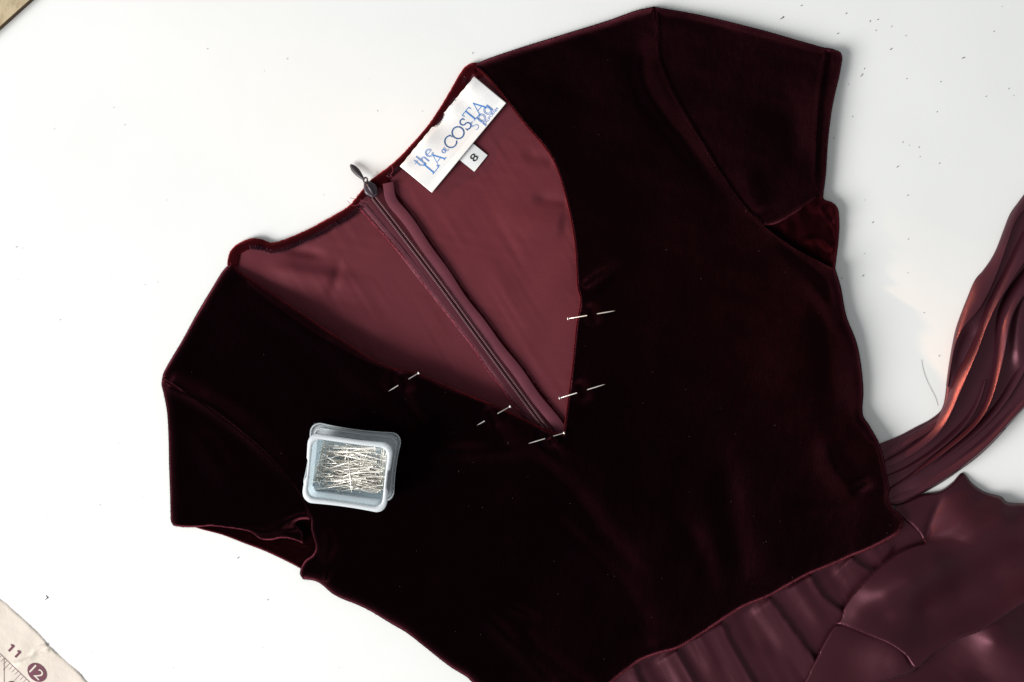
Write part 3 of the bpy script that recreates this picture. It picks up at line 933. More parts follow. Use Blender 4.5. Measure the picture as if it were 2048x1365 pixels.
# raw frayed edge of the seam allowance, left of the zip
fray_path = [(720, 417), (736, 436), (780, 484), (820, 532), (842, 562), (899, 634), (945, 693), (978, 745), (1004, 775), (1022, 804), (1040, 822)]
v, f = [], []
q = catmull(fray_path, 2.5)[:, :2]
t_, n_ = frame2d(q)
for i in range(len(q)):
    zb = float(back_h(q[i:i + 1])[0]) + 1.7
    for k in range(3):
        a = q[i] + n_[i] * rng.uniform(-1.2, 1.2)
        b_ = a + n_[i] * rng.uniform(-3.0, 3.0) + t_[i] * rng.uniform(-3, 3)
        tube([W(a[0], a[1], zb), W(b_[0], b_[1], zb + rng.uniform(0, 0.9))], 0.00014, 3, v, f, False)
tube([W(*(p + n_[i] * rng.normal(0, 0.4)), float(back_h(p[None])[0]) + 1.5) for i, p in enumerate(q)], 0.0004, 5, v, f)
tag(mesh_obj('frayed_edge', v, f, M['fray'], dress), kind='stuff')
v, f = [], []
q = catmull([(732, 411), (775, 462), (820, 517), (860, 568)], 6)[:, :2]
tube([W(p[0], p[1], float(back_h(p[None])[0]) + 2.3) for p in q], 0.0002, 4, v, f)
mesh_obj('seam_thread', v, f, M['thread_dark'], dress)

# slider and pull tab
zs = 7.2
ax = np.array([-0.55, -0.835])                # along the zip, upwards
sx = np.array([0.835, -0.55])
sc = np.array([741, 379.0])
slider = empty('zip_slider', (0, 0, 0))
slider.location = W(741, 379, 0) - dress.location
slider.parent = dress


def lp(c, a, s_, z):
    p = c + ax * a + sx * s_
    return W(p[0], p[1], z)


out_ = [(17, 5), (19, 0), (17, -5), (10, -10), (2, -13.5), (-5, -13), (-12, -9), (-17, -6.5), (-18, 0), (-17, 6.5), (-12, 9), (-5, 13), (2, 13.5), (10, 10)]
n = len(out_)
vv = [lp(sc, a * 1.0, s_ * 1.0, zs - 3.2) for a, s_ in out_] + [lp(sc, a, s_, zs) for a, s_ in out_] + [lp(sc, a * 0.82, s_ * 0.78, zs + 1.1) for a, s_ in out_] + [lp(sc, 0, 0, zs + 1.3)]
ff = []
for k in range(2):
    for i in range(n):
        j = (i + 1) % n
        ff.append((k * n + i, k * n + j, (k + 1) * n + j, (k + 1) * n + i))
for i in range(n):
    ff.append((2 * n + i, 2 * n + (i + 1) % n, 3 * n))
ff.append(tuple(range(n))[::-1])
sb = mesh_obj('slider_body', vv, ff, M['slider'], slider, smooth=False)
bv = sb.modifiers.new('soft', 'BEVEL'); bv.width = 0.0004; bv.segments = 2
v, f = [], []
tube([lp(sc, 12, 0, zs + 0.6), lp(sc, 10, 0, zs + 2.4), lp(sc, 2, 0, zs + 2.8), lp(sc, -8, 0, zs + 1.9), lp(sc, -11, 0, zs + 0.8)], [0.0011] * 5, 7, v, f)
mesh_obj('bridge', v, f, M['slider'], slider)
# leaf-shaped pull lying beyond the neck edge
pc = np.array([714.5, 345.0])
pa = np.array([-0.66, -0.75]); pa /= np.linalg.norm(pa)
ps = np.array([-pa[1], pa[0]])
prof = [(-21, 2.0), (-17, 3.0), (-11, 4.6), (-4, 6.2), (4, 7.0), (11, 6.4), (17, 4.2), (20, 2.0), (21, 0.4)]
v, f = [], []
for a, w_ in prof:
    zc = 6.2 - (a + 21) * 0.085
    for s_, dz in ((-w_, 0), (-w_ * 0.55, 0.9), (0, 1.15), (w_ * 0.55, 0.9), (w_, 0), (w_ * 0.6, -0.6), (-w_ * 0.6, -0.6)):
        p = pc + pa * a + ps * s_
        v.append(W(p[0], p[1], zc + dz))
for i in range(len(prof) - 1):
    for k in range(7):
        k2 = (k + 1) % 7
        f.append((i * 7 + k, i * 7 + k2, (i + 1) * 7 + k2, (i + 1) * 7 + k))
f.append(tuple(range(7))[::-1]); f.append(tuple((len(prof) - 1) * 7 + k for k in range(7)))
mesh_obj('pull_tab', v, f, M['pull'], slider)
v, f = [], []
ring = [W(731 + 5.5 * math.cos(a) * 0.7, 361 + 5.5 * math.sin(a), 7.4) for a in np.linspace(0, 2 * math.pi, 13)]
tube(ring, 0.0007, 6, v, f)
mesh_obj('pull_ring', v, f, M['slider'], slider)

# ------------------------------------------------------------------ woven label and size tag
e1 = np.array([149.0, -180.0]); LL = np.linalg.norm(e1); e1 /= LL
eu = np.array([e1[1], -e1[0]])
if eu[1] > 0: eu = -eu
L0 = np.array([800.0, 333.0])


def lab_z(u, v_):
    return 6.2 + 0.95 * math.sin(u / 11.0 + 0.6 + 0.5 * math.sin(u / 31)) * math.exp(v_ / 22) + 0.8 * math.sin(u / 26 + v_ / 40) + 0.25 * math.sin(v_ / 9 + u / 35) - 0.8 * math.exp(-((v_) / 6) ** 2) + (0.8 if v_ < -70 else 0) * (-(v_ + 70) / 14)


def lab_p(u, v_, dz=0.0):
    p = L0 + e1 * u + eu * v_
    return W(p[0], p[1], lab_z(u, v_) + dz)


NU, NV = 130, 50
lv, lf = [], []
for i in range(NU + 1):
    for j in range(NV + 1):
        lv.append(lab_p(i / NU * 233, -j / NV * 83 + (1.0 * math.sin(i * 0.6) * 0.4 if j == 0 else 0)))
for i in range(NU):
    for j in range(NV):
        a = i * (NV + 1) + j
        lf.append((a, a + 1, a + NV + 2, a + NV + 1))
label = mesh_obj('woven_label', lv, lf, M['label'], dress)
label['label'] = 'white satin label with blue lettering'
md = label.modifiers.new('thickness', 'SOLIDIFY'); md.thickness = 0.0003; md.offset = 1


def ribbon(pts, w, V, F, mp):
    """flat stroke of width w through 2-D points, mapped by mp(u, v)"""
    p = np.array(pts, float)
    t = np.gradient(p, axis=0)
    t /= np.maximum(np.linalg.norm(t, axis=1), 1e-9)[:, None]
    nn = np.column_stack([-t[:, 1], t[:, 0]]) * w / 2
    b0 = len(V)
    for a, c in zip(p, nn):
        V.append(mp(*(a + c))); V.append(mp(*(a - c)))
    for i in range(len(p) - 1):
        a = b0 + 2 * i
        F.append((a, a + 1, a + 3, a + 2))


def arc(cx, cy, rx, ry, a0, a1, n=18):
    return [(cx + rx * math.cos(math.radians(a)), cy + ry * math.sin(math.radians(a))) for a in np.linspace(a0, a1, n)]


SG = {
    'L': [([(.16, 0), (.16, .5), (.16, 1)], .10), ([(0, .02), (.4, .02), (.68, .02)], .05), ([(.68, .0), (.72, .24)], .05), ([(0, .98), (.34, .98)], .05)],
    'A': [([(.02, 0), (.42, 1)], .05), ([(.38, 1), (.8, 0)], .10), ([(.15, .34), (.64, .34)], .05), ([(-.1, .02), (.16, .02)], .05), ([(.64, .02), (.96, .02)], .05)],
    'C': [(arc(.5, .5, .47, .48, 40, 320, 26), .085), ([(.86, .62), (.86, .92)], .05)],
    'O': [(arc(.5, .5, .47, .48, 0, 360, 30), .09)],
    'S': [(arc(.33, .735, .24, .24, 35, 250, 16) + arc(.33, .255, .27, .25, 75, -145, 16), .085), ([(.54, .74), (.54, .98)], .05), ([(.06, .0), (.06, .26)], .05)],
    'T': [([(.4, 0), (.4, 1)], .10), ([(0, .98), (.8, .98)], .05), ([(.02, .76), (.0, 1)], .05), ([(.78, .76), (.8, 1)], .05), ([(.24, .02), (.56, .02)], .05)],
    't': [([(.3, 1.25), (.3, .2), (.42, .03), (.62, .06)], .06), ([(.42, 1.25), (.42, .3), (.5, .16), (.66, .16)], .05), ([(0, .86), (.7, .86)], .06), ([(.3, 1.25), (.42, 1.25)], .05)],
    'h': [([(.1, 0), (.1, 1.5)], .06), ([(.22, 0), (.22, 1.5)], .06), ([(.1, 1.5), (.22, 1.5)], .05), (arc(.46, .62, .28, .3, 170, 0, 12) + [(.74, 0)], .06), (arc(.46, .6, .18, .2, 170, 0, 10) + [(.62, 0)], .05), ([(.62, 0), (.74, 0)], .05)],
    'e': [(arc(.42, .45, .42, .45, 10, 325, 22), .06), (arc(.42, .45, .30, .33, 20, 325, 20), .05), ([(.12, .47), (.84, .47)], .06)],
    's': [(arc(.33, .735, .24, .24, 35, 250, 16) + arc(.33, .255, .27, .25, 75, -145, 16), .06), (arc(.33, .735, .14, .14, 35, 250, 14), .04)],
    'p': [([(.08, -.5), (.08, .95)], .06), ([(.2, -.5), (.2, .95)], .05), (arc(.48, .45, .42, .46, 0, 360, 24), .06), (arc(.48, .45, .28, .32, 0, 360, 22), .05)],
    'a': [(arc(.42, .45, .42, .46, 0, 360, 24), .06), (arc(.42, .45, .28, .32, 0, 360, 22), .05), ([(.86, 0), (.86, .95)], .06), ([(.76, 0), (.76, .95)], .05)],
}


def glyph(ch, u, v_, hgt, V, F, rot=0.0, wid=1.0, bold=1.0):
    def mp(x, y):
        return lab_p(u + x * hgt * wid, v_ + y * hgt, 0.5)
    for pts, w in SG[ch]:
        ribbon(pts, w * bold, V, F, mp)


for ch, u, v_, hgt, wid, bold, ink in (
        ('C', 90, -59, 25, 1, 1.15, 'ink_teal'), ('O', 113, -59, 25, 1, 1.15, 'ink_teal'), ('S', 140, -59, 25, 1, 1.15, 'ink_teal'),
        ('T', 158, -56, 26, 1, 1.1, 'ink_blue'), ('A', 180, -58, 26, 1, 1.1, 'ink_blue'), ('L', 29, -61, 27, 1, 1.15, 'ink_blue'), ('A', 49, -60, 25, 1, 1.1, 'ink_blue'),
        ('t', 22, -33, 15, 1, 1, 'ink_blue'), ('h', 33, -38, 17, 1, 1, 'ink_blue'), ('e', 50, -36, 18, 1, 1, 'ink_blue'), ('a', 75, -52, 9, 1, 1.5, 'ink_blue'), ('L', 84, -54, 11, 0.6, 1.2, 'ink_blue'),
        ('s', 151, -72, 19, 1, 1, 'ink_blue'), ('p', 170, -72, 18, 1, 1, 'ink_blue'), ('a', 190, -72, 18, 1, 1, 'ink_blue')):
    V, F = [], []
    glyph(ch, u, v_, hgt, V, F, wid=wid, bold=bold)
    mesh_obj('letter', V, F, M[ink], label, smooth=False)


def text_mesh(txt, size):
    c = bpy.data.curves.new('text', 'FONT')
    c.body = txt
    c.size = size
    c.resolution_u = 4
    o = bpy.data.objects.new('text', c)
    COL.objects.link(o)
    bpy.context.view_layer.update()
    me = o.evaluated_get(bpy.context.evaluated_depsgraph_get()).to_mesh()
    vs = [tuple(x.co) for x in me.vertices]
    fs = [tuple(p.vertices) for p in me.polygons]
    bpy.data.objects.remove(o)
    bpy.data.curves.remove(c)
    xs = [p[0] for p in vs]; ys = [p[1] for p in vs]
    return [(p[0] - min(xs), p[1] - min(ys)) for p in vs], fs, max(xs) - min(xs), max(ys) - min(ys)


tv, tf, tw, th = text_mesh('CALIFORNIA', 10)
mesh_obj('lettering', [lab_p(171 + x / tw * 44, -78.5 + y / th * 6, 0.5) for x, y in tv], tf, M['ink_blue'], label, smooth=False)

# size tag sewn below the label
T0 = np.array([922.5, 323.0]); tx = np.array([26.5, -33.0]); ty = np.array([26.0, 21.0])


def tag_p(a, b_, dz=0):
    p = T0 + tx * a + ty * b_
    return W(p[0], p[1], 5.3 + 0.5 * math.sin(a * 3 + 0.3) - 1.0 * b_ * b_ * 0.5 + dz)


tvs, tfs = [], []
for i in range(9):
    for j in range(9):
        tvs.append(tag_p(i / 8, -0.25 + 1.25 * j / 8))
for i in range(8):
    for j in range(8):
        a = i * 9 + j
        tfs.append((a, a + 1, a + 10, a + 9))
stag = mesh_obj('size_tag', tvs, tfs, M['label'], dress)
stag['label'] = 'small white size tag printed 8'
tv, tf, tw, th = text_mesh('8', 10)
mesh_obj('number', [tag_p(0.36 + x / tw * 0.30, 0.68 - y / th * 0.46, 0.35) for x, y in tv], tf, M['ink_black'], stag, smooth=False)

# a few loose thread ends at the neck
v, f = [], []
for pts in ([(783, 330), (786, 342), (781, 352), (787, 356)], [(695, 402), (706, 412), (722, 408), (730, 415)], [(700, 396), (712, 398), (716, 388)], [(720, 400), (735, 404), (741, 396)]):
    q = catmull(pts, 3)[:, :2]
    tube([W(p[0], p[1], 6.6) for p in q], 0.00016, 4, v, f)
tag(mesh_obj('thread_ends', v, f, M['fray'], dress), kind='stuff')

# pile standing out past the silhouette of the velvet
v, f = [], []
fr = np.random.default_rng(91)


def fringe(poly, closed, dens=0.9, zlo=0.8, zhi=4.5, ln=(1.0, 3.0)):
    q = np.array(poly, float)
    nx = np.roll(q, -1, 0) if closed else q[1:]
    for a, b_ in zip(q, nx):
        L = np.linalg.norm(b_ - a)
        if L < 0.2: continue
        t = (b_ - a) / L
        nrm = np.array([t[1], -t[0]])
        for k in range(max(1, int(L * dens))):
            p = a + (b_ - a) * fr.random()
            tip = p + nrm * fr.uniform(*ln) + t * fr.normal(0, 0.9)
            z = fr.uniform(zlo, zhi)
            b0 = len(v)
            v.extend([W(*(p - nrm * 1.5 - t * 0.22), z), W(*(p - nrm * 1.5 + t * 0.22), z), W(*tip, z + fr.uniform(-0.5, 0.8))])
            f.append((b0, b0 + 1, b0 + 2))


out_runs = [[(946, 131), (975, 118), (1040, 96), (1130, 68), (1220, 40), (1270, 22), (1308, 13.5), (1404, 31), (1527, 61), (1600, 82), (1650, 96), (1671, 100), (1682, 106), (1685, 117), (1679, 152), (1671, 185), (1663, 226), (1656, 287), (1652, 349), (1648, 381), (1646, 400)],
            [(1663, 404), (1671, 410), (1677, 421), (1679, 451), (1677, 484), (1673, 517), (1671, 538), (1682, 575), (1693, 632), (1713, 684), (1722, 728), (1727, 781), (1726, 829), (1739, 851), (1757, 882)],
            [(943, 1364), (934, 1355), (900, 1334), (849, 1294), (813, 1266), (784, 1249), (741, 1223), (712, 1209), (686, 1199), (665, 1188), (645, 1171), (634, 1164), (623, 1161), (606, 1159), (600, 1149), (602, 1135)],
            [(598, 1136), (563, 1118), (528, 1102), (486, 1086), (444, 1070), (393, 1056), (366, 1055), (347, 1052), (342, 1044), (341, 1029), (340, 987), (338, 931), (337, 878), (334, 825), (327, 787), (323, 770), (324, 758), (327, 746), (340, 722), (365, 680), (395, 625), (425, 575), (447, 540), (458, 530)]]
for run in out_runs:
    fringe(catmull(run, 6)[:, :2], False, 0.8)
tag(mesh_obj('pile_fringe', v, f, M['velvet_inner'], dress, smooth=False), kind='stuff')
v, f = [], []
for run in (left_neck, right_neck):
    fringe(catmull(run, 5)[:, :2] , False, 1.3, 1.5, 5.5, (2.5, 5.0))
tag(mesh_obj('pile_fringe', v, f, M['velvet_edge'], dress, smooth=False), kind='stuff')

# lint caught on the velvet
v, f = [], []
cand = rng.uniform([340, 60], [1780, 1360], (900, 2))
cand = cand[inside(cand, bf.V)]
zz = bf.z(cand)
for p, z in list(zip(cand, zz))[:60]:
    a = rng.uniform(0, 3.14)
    l = rng.uniform(0.4, 1.1) * (2.2 if rng.random() < 0.06 else 1)
    d = np.array([math.cos(a), math.sin(a)]) * l
    tube([W(*(p - d), z + 0.35), W(*(p + rng.normal(0, 0.4, 2)), z + 0.55), W(*(p + d), z + 0.35)], 0.00013, 3, v, f, False)
tag(mesh_obj('surface_lint', v, f, M['lint_pale'], dress), kind='stuff')


# ------------------------------------------------------------------ pins in the neckline
def pin_mesh(name, L=0.038, r=0.00036, seg=10):
    prof = [(0, 0), (0.0, 0.0009), (0.00035, 0.00105), (0.0007, 0.0008), (0.0007, r), (L - 0.006, r), (L - 0.0025, r * 0.7), (L, r * 0.12)]
    return prof


def lathe_x(prof, seg, V, F):
    b0 = len(V)
    for x, r in prof:
        for k in range(seg):
            a = 2 * math.pi * k / seg
            V.append(Vector((x, r * math.cos(a), r * math.sin(a))))
    for i in range(len(prof) - 1):
        for k in range(seg):
            k2 = (k + 1) % seg
            F.append((b0 + i * seg + k, b0 + (i + 1) * seg + k, b0 + (i + 1) * seg + k2, b0 + i * seg + k2))


def raw_mesh(name, V, F, mat):
    me = bpy.data.meshes.new(name)
    me.from_pydata([tuple(x) for x in V], [], F)
    me.polygons.foreach_set('use_smooth', [True] * len(me.polygons))
    me.materials.append(mat)
    return me


pin_labels = ['steel pin in the right neckline edge, highest of the right-hand pins',
              'steel pin in the right neckline edge, just above the V point',
              'steel pin in the left neckline edge, above the pin box',
              'steel pin in the left neckline edge, between the pin box and the V point',
              'steel pin stuck through the point of the V neckline']
for (hd, tp_, md), lab in zip(pins_px, pin_labels):
    hd, tp_, md = np.array(hd, float), np.array(tp_, float), np.array(md, float)
    d = (tp_ - hd) / np.linalg.norm(tp_ - hd)
    nrm = np.array([-d[1], d[0]])
    # resting height: just above the cloth either side of the tuck
    samples = np.array([md - d * 24, md + d * 24, md + d * 30, tp_])
    ins = inside(samples, bf.V)
    zs_ = bf.z(samples[ins])
    zp = float(zs_.max()) + (0.45 if lab != pin_labels[4] else -0.5)
    A, B_ = W(*hd, zp), W(*tp_, zp)
    dirv = (B_ - A)
    Lp = dirv.length
    root = empty('dressmaker_pin', A)
    root.rotation_euler = (0, 0, math.atan2(dirv.y, dirv.x))
    tag(root, lab, 'pin', 'pins along the neckline')
    V, F = [], []
    r = 0.00042
    lathe_x([(0.0004, 0.0001), (0.0006, r), (Lp - 0.006, r), (Lp - 0.002, r * 0.65), (Lp, r * 0.1)], 8, V, F)
    o = bpy.data.objects.new('shaft', raw_mesh('shaft', V, F, M['steel'])); COL.objects.link(o); o.parent = root
    V, F = [], []
    lathe_x([(-0.0003, 0.0), (-0.0002, 0.0007), (0.0001, 0.0012), (0.0006, 0.0012), (0.0010, 0.0005), (0.0008, 0.0001)], 10, V, F)
    o = bpy.data.objects.new('head', raw_mesh('head', V, F, M['steel'])); COL.objects.link(o); o.parent = root

# ------------------------------------------------------------------ pin box: lid underneath, tub standing in it, pins inside
zb = float(bf.z([[700, 935]])[0])
samp = bf.z(np.array([[x, y] for x in range(620, 800, 20) for y in range(850, 1020, 20)]))
z0 = float(samp.max()) - 0.6
yaw = math.radians(-7.5)


def rounded(hw, hh, r, wave=0.0, n=10, ear=0.0):
    """rounded rectangle, sides pinched inwards by wave, corners lobed by ear"""
    pts = []
    for (sx_, sy_, a0) in ((1, 1, 0), (-1, 1, 90), (-1, -1, 180), (1, -1, 270)):
        for k in range(n + 1):
            a = math.radians(a0 + 90 * k / n)
            pts.append((sx_ * (hw - r) + r * math.cos(a), sy_ * (hh - r) + r * math.sin(a)))
    # densify sides
    out = []
    for i in range(len(pts)):
        p, q = np.array(pts[i]), np.array(pts[(i + 1) % len(pts)])
        L = np.linalg.norm(q - p)
        m_ = 14 if L > 8 else 1
        for k in range(m_):
            out.append(p + (q - p) * k / m_)
    res = []
    for x, y in out:
        fx = 1 - wave * (1 - min(1, abs(y) / hh * 1.0) ** 2) / hw if abs(x) > hw * 0.6 else 1
        fy = 1 - wave * (1 - min(1, abs(x) / hw * 1.0) ** 2) / hh if abs(y) > hh * 0.6 else 1
        res.append((x * fx, y * fy))
    return res


def rings(name, ringlist, mat, parent, close_last=True, close_first=False):
    """ringlist: list of (outline in mm, z mm)"""
    n = len(ringlist[0][0])
    V, F = [], []
    for outl, z in ringlist:
        for x, y in outl:
            V.append(Vector((x / 1000, y / 1000, z / 1000)))
    for i in range(len(ringlist) - 1):
        for k in range(n):
            k2 = (k + 1) % n
            F.append((i * n + k, i * n + k2, (i + 1) * n + k2, (i + 1) * n + k))
    if close_last:
        F.append(tuple(range((len(ringlist) - 1) * n, len(ringlist) * n)))
    if close_first:
        F.append(tuple(range(n))[::-1])
    o = bpy.data.objects.new(name, raw_mesh(name, V, F, mat))
    COL.objects.link(o)
    o.parent = parent
    return o


# lid
lid = empty('box_lid', W(705, 924, z0))
lid.rotation_euler = (0, 0, yaw)
tag(lid, 'clear plastic lid with lobed corners lying under the pin box', 'lid')
rings('lid_panel', [(rounded(34.5, 25.5, 9, 1.2), 0.3), (rounded(36.0, 27.0, 10, 2.0), 0.0), (rounded(36.0, 27.0, 10, 2.0), 1.0), (rounded(34.0, 25.0, 9, 1.4), 1.2)], M['plastic_lid'], lid)
rings('lid_rim', [(rounded(36.3, 27.3, 10, 2.0), 0.0), (rounded(37.3, 28.3, 10.5, 2.6), 0.2), (rounded(37.6, 28.6, 10.5, 2.6), 2.6), (rounded(37.0, 28.0, 10.5, 2.6), 2.9), (rounded(36.4, 27.4, 10, 2.2), 2.6), (rounded(36.3, 27.3, 10, 2.1), 1.0)], M['plastic_lid'], lid, False)
rings('lid_ridge', [(rounded(33.5, 24.0, 7, 0.8), 1.2), (rounded(33.3, 23.8, 7, 0.8), 2.6), (rounded(32.7, 23.2, 7, 0.8), 2.6), (rounded(32.5, 23.0, 7, 0.8), 1.2)], M['plastic_rim'], lid, False)

# tub
zt = z0 + 1.6
tub = empty('pin_box', W(704, 934, zt + 3.4))
tub.scale = (1.0, 1.08, 1.08)
tub.rotation_euler = (math.radians(9), math.radians(-3), yaw)
tag(tub, 'small translucent pale blue plastic box holding a pile of pins, open on the velvet', 'box')
HB = 20.0
rings('tub_wall', [(rounded(30.2, 22.4, 7, 0.3), HB - 0.8), (rounded(29.9, 22.1, 6.4, 0.1), 4), (rounded(29.4, 21.6, 5.8, 0), 0.9), (rounded(28.8, 21.0, 5, 0), 0.25), (rounded(27.8, 20.0, 5, 0), 0.0)], M['plastic'], tub, True, False)


def notch(outl, y0=-9.0, y1=6.0, cut=1.3):
    return [(x - math.copysign(cut, x), y) if abs(x) > 30 and y0 < y < y1 else (x, y) for x, y in outl]


rings('tub_rim', [(rounded(30.8, 23.0, 7.2, 0.3), HB - 2.6), (notch(rounded(33.6, 26.0, 9.6, 1.1)), HB - 2.4), (notch(rounded(34.3, 26.7, 10, 1.5)), HB - 1.5), (notch(rounded(33.9, 26.3, 9.8, 1.4)), HB - 0.4), (rounded(31.4, 23.8, 8.2, 0.5), HB),
                  (rounded(29.9, 22.1, 6.8, 0.3), HB - 0.3), (rounded(29.6, 21.8, 6.4, 0.3), HB - 1.6)], M['plastic_rim'], tub, False)

# pins in the box
V, F = [], []
PL = 0.0345
lathe_x([(-PL / 2, 0.0), (-PL / 2, 0.0008), (-PL / 2 + 0.0004, 0.0009), (-PL / 2 + 0.0008, 0.0006), (-PL / 2 + 0.0008, 0.00036), (PL / 2 - 0.006, 0.00036), (PL / 2 - 0.002, 0.00024), (PL / 2, 0.00003)], 6, V, F)
pme = raw_mesh('pin', V, F, M['steel'])
from mathutils import Matrix, Euler
TM = Matrix.Translation(tub.location) @ tub.rotation_euler.to_matrix().to_4x4()
tl = tub.location
prs = np.random.default_rng(5)


def put_pin(x, y, z, ang, tilt=0.0):
    o = bpy.data.objects.new('dressmaker_pin', pme)
    COL.objects.link(o)
    mt = TM @ Matrix.Translation((x / 1000, y * 1.06 / 1000, z / 1000)) @ Euler((0, tilt, ang)).to_matrix().to_4x4()
    o.location = mt.to_translation()
    o.rotation_euler = mt.to_euler()
    tag(o, 'loose steel pin in the pile inside the translucent box', 'pin', 'pins piled in the box')


def fits(x, y, ang, hw=28, hh=20):
    ex, ey = abs(math.cos(ang)) * 17.2, abs(math.sin(ang)) * 17.2
    return abs(x) + ex < hw and abs(y) + ey < hh


cnt = 0
lay = 0.0
for k in range(24):                         # straight bundle along the near wall
    put_pin(6.5 + prs.normal(0, 2.2), -16 + (k % 12) * 0.85, 1.7 + (k // 12) * 0.9, prs.normal(0.0, 0.03) + (math.pi if prs.random() < 0.6 else 0), prs.normal(0, 0.01))
for k in range(16):                         # upright bundles at the two short walls
    put_pin(22.5 + (k % 6) * 0.8 + prs.normal(0, 0.3), 2 + prs.normal(0, 1.0), 1.7 + (k // 6) * 0.9, math.pi / 2 + prs.normal(0, 0.06), 0)
for k in range(10):
    put_pin(-26 + (k % 6) * 1.1, 1.5 + prs.normal(0, 0.8), 1.7 + (k // 6) * 0.9, math.pi / 2 + prs.normal(-0.1, 0.06), 0)
n_ok = 0
while n_ok < 150:
    ang = prs.normal(0.06, 0.22) if prs.random() < 0.86 else prs.normal(1.35, 0.3)
    x, y = prs.uniform(-12, 12), prs.uniform(-15, 19)
    if not fits(x, y, ang): continue
    if prs.random() < 0.5: ang += math.pi
    put_pin(x, y, 2.4 + n_ok * 0.05, ang, prs.normal(0, 0.035))
    n_ok += 1

# ------------------------------------------------------------------ measuring sheet, lower left
sheet = empty('measuring_sheet', W(20, 1340, 0))
tag(sheet, 'cream plastic measuring sheet with purple numbers 11 and 12 and ruler ticks', 'measuring sheet')
edge = [(-60, 1150), (-20, 1182), (0, 1199), (12, 1207), (20, 1215), (45, 1237), (72, 1262), (88, 1279), (95, 1288), (103, 1296), (118, 1310), (135, 1326), (158, 1345), (176, 1366), (230, 1420)]
shp = Patch([(edge, 0.12, 5), ([(230, 1420), (-60, 1420)], 0.3, 2), ([(-60, 1420), (-60, 1150)], 0.3, 2)],
            height(0.6, [Fold([(97, 1290), (84, 1294), (70, 1302), (58, 1315), (40, 1324), (22, 1329)], 1.6, 7, 3, (0.0, 0.15)),
                         Fold([(97, 1294), (80, 1302), (65, 1311), (45, 1322), (24, 1330)], -1.6, 5, 5, (0.0, 0.15)),
                         Fold([(95, 1302), (75, 1313), (50, 1323), (25, 1331)], 0.9, 3, 6, (0.0, 0.2))], [wobble(31, 0.15, 60)]), 3, 4, 12, jag=0.12)
shp.build('sheet', M['cream'], sheet)


def on_sheet(px, py, dz=0.25):
    return W(px, py, float(shp.z([[px, py]])[0]) + dz)


def sheet_line(name, a, b_, w=0.9):
    a, b_ = np.array(a, float), np.array(b_, float)
    n_ = max(2, int(np.linalg.norm(b_ - a) / 3))
    V, F = [], []
    ribbon([a + (b_ - a) * k / n_ for k in range(n_ + 1)], w, V, F, on_sheet)
    F = [x[::-1] for x in F]
    return mesh_obj(name, V, F, M['purple_ink'], sheet, smooth=False)


sheet_line('scale_line', (-40, 1270), (100, 1404))
dl_ = np.array([140, 134.0]); dl_ /= np.linalg.norm(dl_)
dn_ = np.array([-dl_[1], dl_[0]])
s0 = np.array([8.0, 1317.0])
for k in range(-9, 16):
    p = s0 + dl_ * k * 7.6
    ln = 19 if k % 4 == 2 else 9
    sheet_line('tick', p, p + dn_ * ln, 0.7)
sheet_line('grid_line', (8, 1318), (8, 1400), 0.9)
ang_t = math.atan2(44, 42)


def sheet_text(name, txt, c, size, rot, mat, sq=1.0):
    tv, tf, tw, th = text_mesh(txt, 10)
    k = size / th
    ca, sa = math.cos(rot), math.sin(rot)
    vs = []
    for x, y in tv:
        lx, ly = (x - tw / 2) * k * sq, (y - th / 2) * k
        px = c[0] + lx * ca + ly * sa
        py = c[1] + lx * sa - ly * ca
        vs.append((px, py))
    return vs, tf


ua = np.array([0.69, -0.72])
for cx, cy in ((22.5, 1297.5), (35.5, 1309.5)):
    c = np.array([cx, cy])
    V, F = [], []
    ribbon([c - ua * 7.5, c, c + ua * 7.5], 4.6, V, F, lambda x, y: on_sheet(x, y, 0.3))
    ribbon([c + ua * 7.4, c + ua * 5.6 - dl_ * 3, c + ua * 4.6 - dl_ * 6.0], 2.8, V, F, lambda x, y: on_sheet(x, y, 0.36))
    mesh_obj('number', V, [x[::-1] for x in F], M['purple_ink'], sheet, smooth=False)
cc = np.array([74, 1345.5])
V = [on_sheet(cc[0], cc[1], 0.3)]
for k in range(33):
    a = 2 * math.pi * k / 32
    p = cc + dl_ * math.cos(a) * 21.5 + dn_ * math.sin(a) * 16.5
    V.append(on_sheet(p[0], p[1], 0.3))
mesh_obj('number_disc', V, [(0, k + 2, k + 1) for k in range(32)], M['purple_ink'], sheet, smooth=False)
vs, tf = sheet_text('n', '12', cc, 19, math.radians(43), None, 1.25)
mesh_obj('number', [on_sheet(x, y, 0.5) for x, y in vs], tf, M['cream'], sheet, smooth=False)
V = [on_sheet(22, 1374, 0.3)]
for k in range(33):
    a = 2 * math.pi * k / 32
    V.append(on_sheet(22 + 12 * math.cos(a), 1374 + 11 * math.sin(a), 0.3))
mesh_obj('number_disc', V, [(0, k + 2, k + 1) for k in range(32)], M['purple_ink'], sheet, smooth=False)

# ------------------------------------------------------------------ tan board, upper left
bd = prism('board', [(-160, 205), (78, -8), (260, -170), (-160, -170)], 0.0, 7.0, [M['tan'], M['tan_edge']], None, 1, origin=(0, 0, 0))
tag(bd, 'corner of a tan board with a dark edge at the top left of the table', 'board')

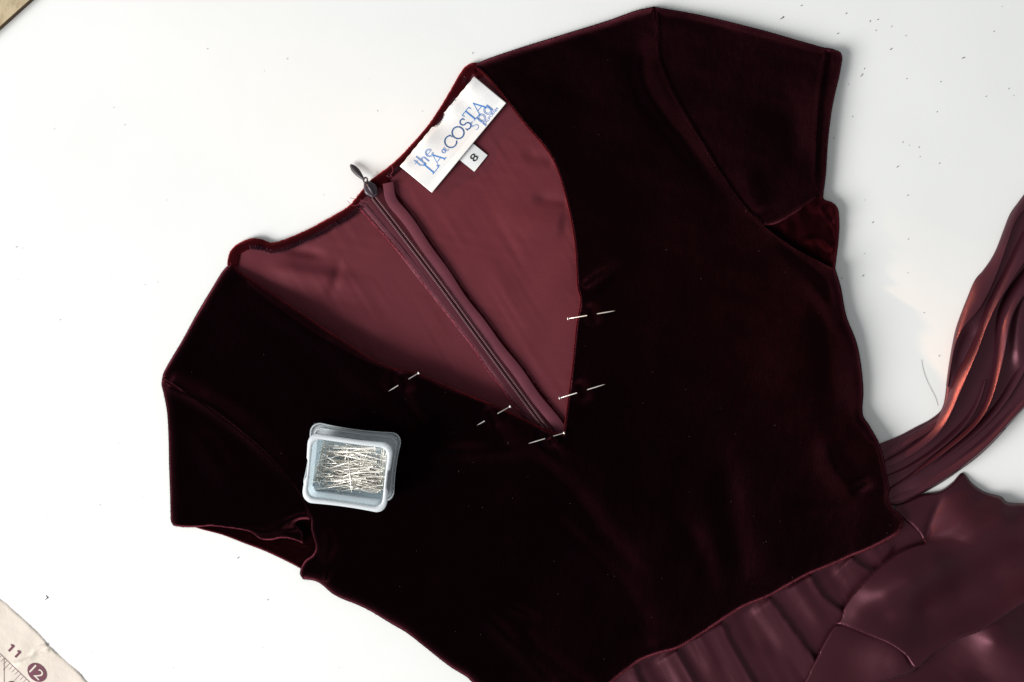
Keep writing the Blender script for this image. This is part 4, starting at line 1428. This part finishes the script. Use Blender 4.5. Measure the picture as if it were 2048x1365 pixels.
# ------------------------------------------------------------------ loose thread and dust on the table
v, f = [], []
q = catmull([(1843, 720), (1846, 738), (1852, 757), (1862, 778), (1871, 796), (1876, 812)], 4)[:, :2]
tube([W(p[0], p[1], 0.3) for p in q], 0.00009, 4, v, f)
tag(mesh_obj('loose_thread', v, f, M['lint'], None, origin=W(1855, 765)), 'thin dark thread lying on the white table beside the sash', 'thread')

specks = [(1563, 36, 9), (1676, 67, 5), (1693, 28, 4), (1740, 43, 4), (1756, 40, 4), (1752, 61, 3), (1783, 53, 3), (1782, 98, 6), (1927, 116, 7), (1729, 138, 3), (1722, 151, 6), (1806, 285, 3),
          (1838, 295, 3), (1795, 334, 5), (1879, 327, 3), (1603, 11, 4), (1812, 72, 3), (1972, 193, 3), (1874, 224, 3), (1988, 63, 3), (2018, 178, 3), (1814, 158, 3), (1882, 164, 3), (1668, 277, 3), (1706, 234, 2.5),
          (1698, 169, 2.5), (1816, 391, 4), (1745, 445, 4), (1817, 479, 3), (1684, 556, 3), (1727, 552, 5), (1848, 626, 3), (1878, 712, 3), (33, 495, 3), (90, 1196, 10), (536, 1200, 4), (575, 118, 3), (415, 98, 3), (946, 107, 3),
          (755, 222, 2.5), (476, 1116, 5), (845, 223, 2), (120, 640, 2), (250, 250, 2), (200, 1010, 2)]
v, f = [], []
for x, y, s_ in specks + [(rng.uniform(1500, 2040), rng.uniform(0, 700), rng.uniform(1.2, 2.2)) for _ in range(10)] + [(rng.uniform(0, 900), rng.uniform(100, 1360), rng.uniform(0.8, 1.6)) for _ in range(30)]:
    a = rng.uniform(0.2, 1.3) * (-1)
    l = s_ * 0.55
    d = np.array([math.cos(a), math.sin(a)]) * l
    c = np.array([x, y], float)
    k = rng.normal(0, l * 0.3, 2)
    tube([W(*(c - d), 0.15), W(*(c + k), 0.25), W(*(c + d), 0.15)], [0.0001, 0.00012 + s_ * 0.00004, 0.0001], 4, v, f)
tag(mesh_obj('table_lint', v, f, M['lint'], None), 'tiny dark lint specks scattered over the white table', 'lint', kind='stuff')
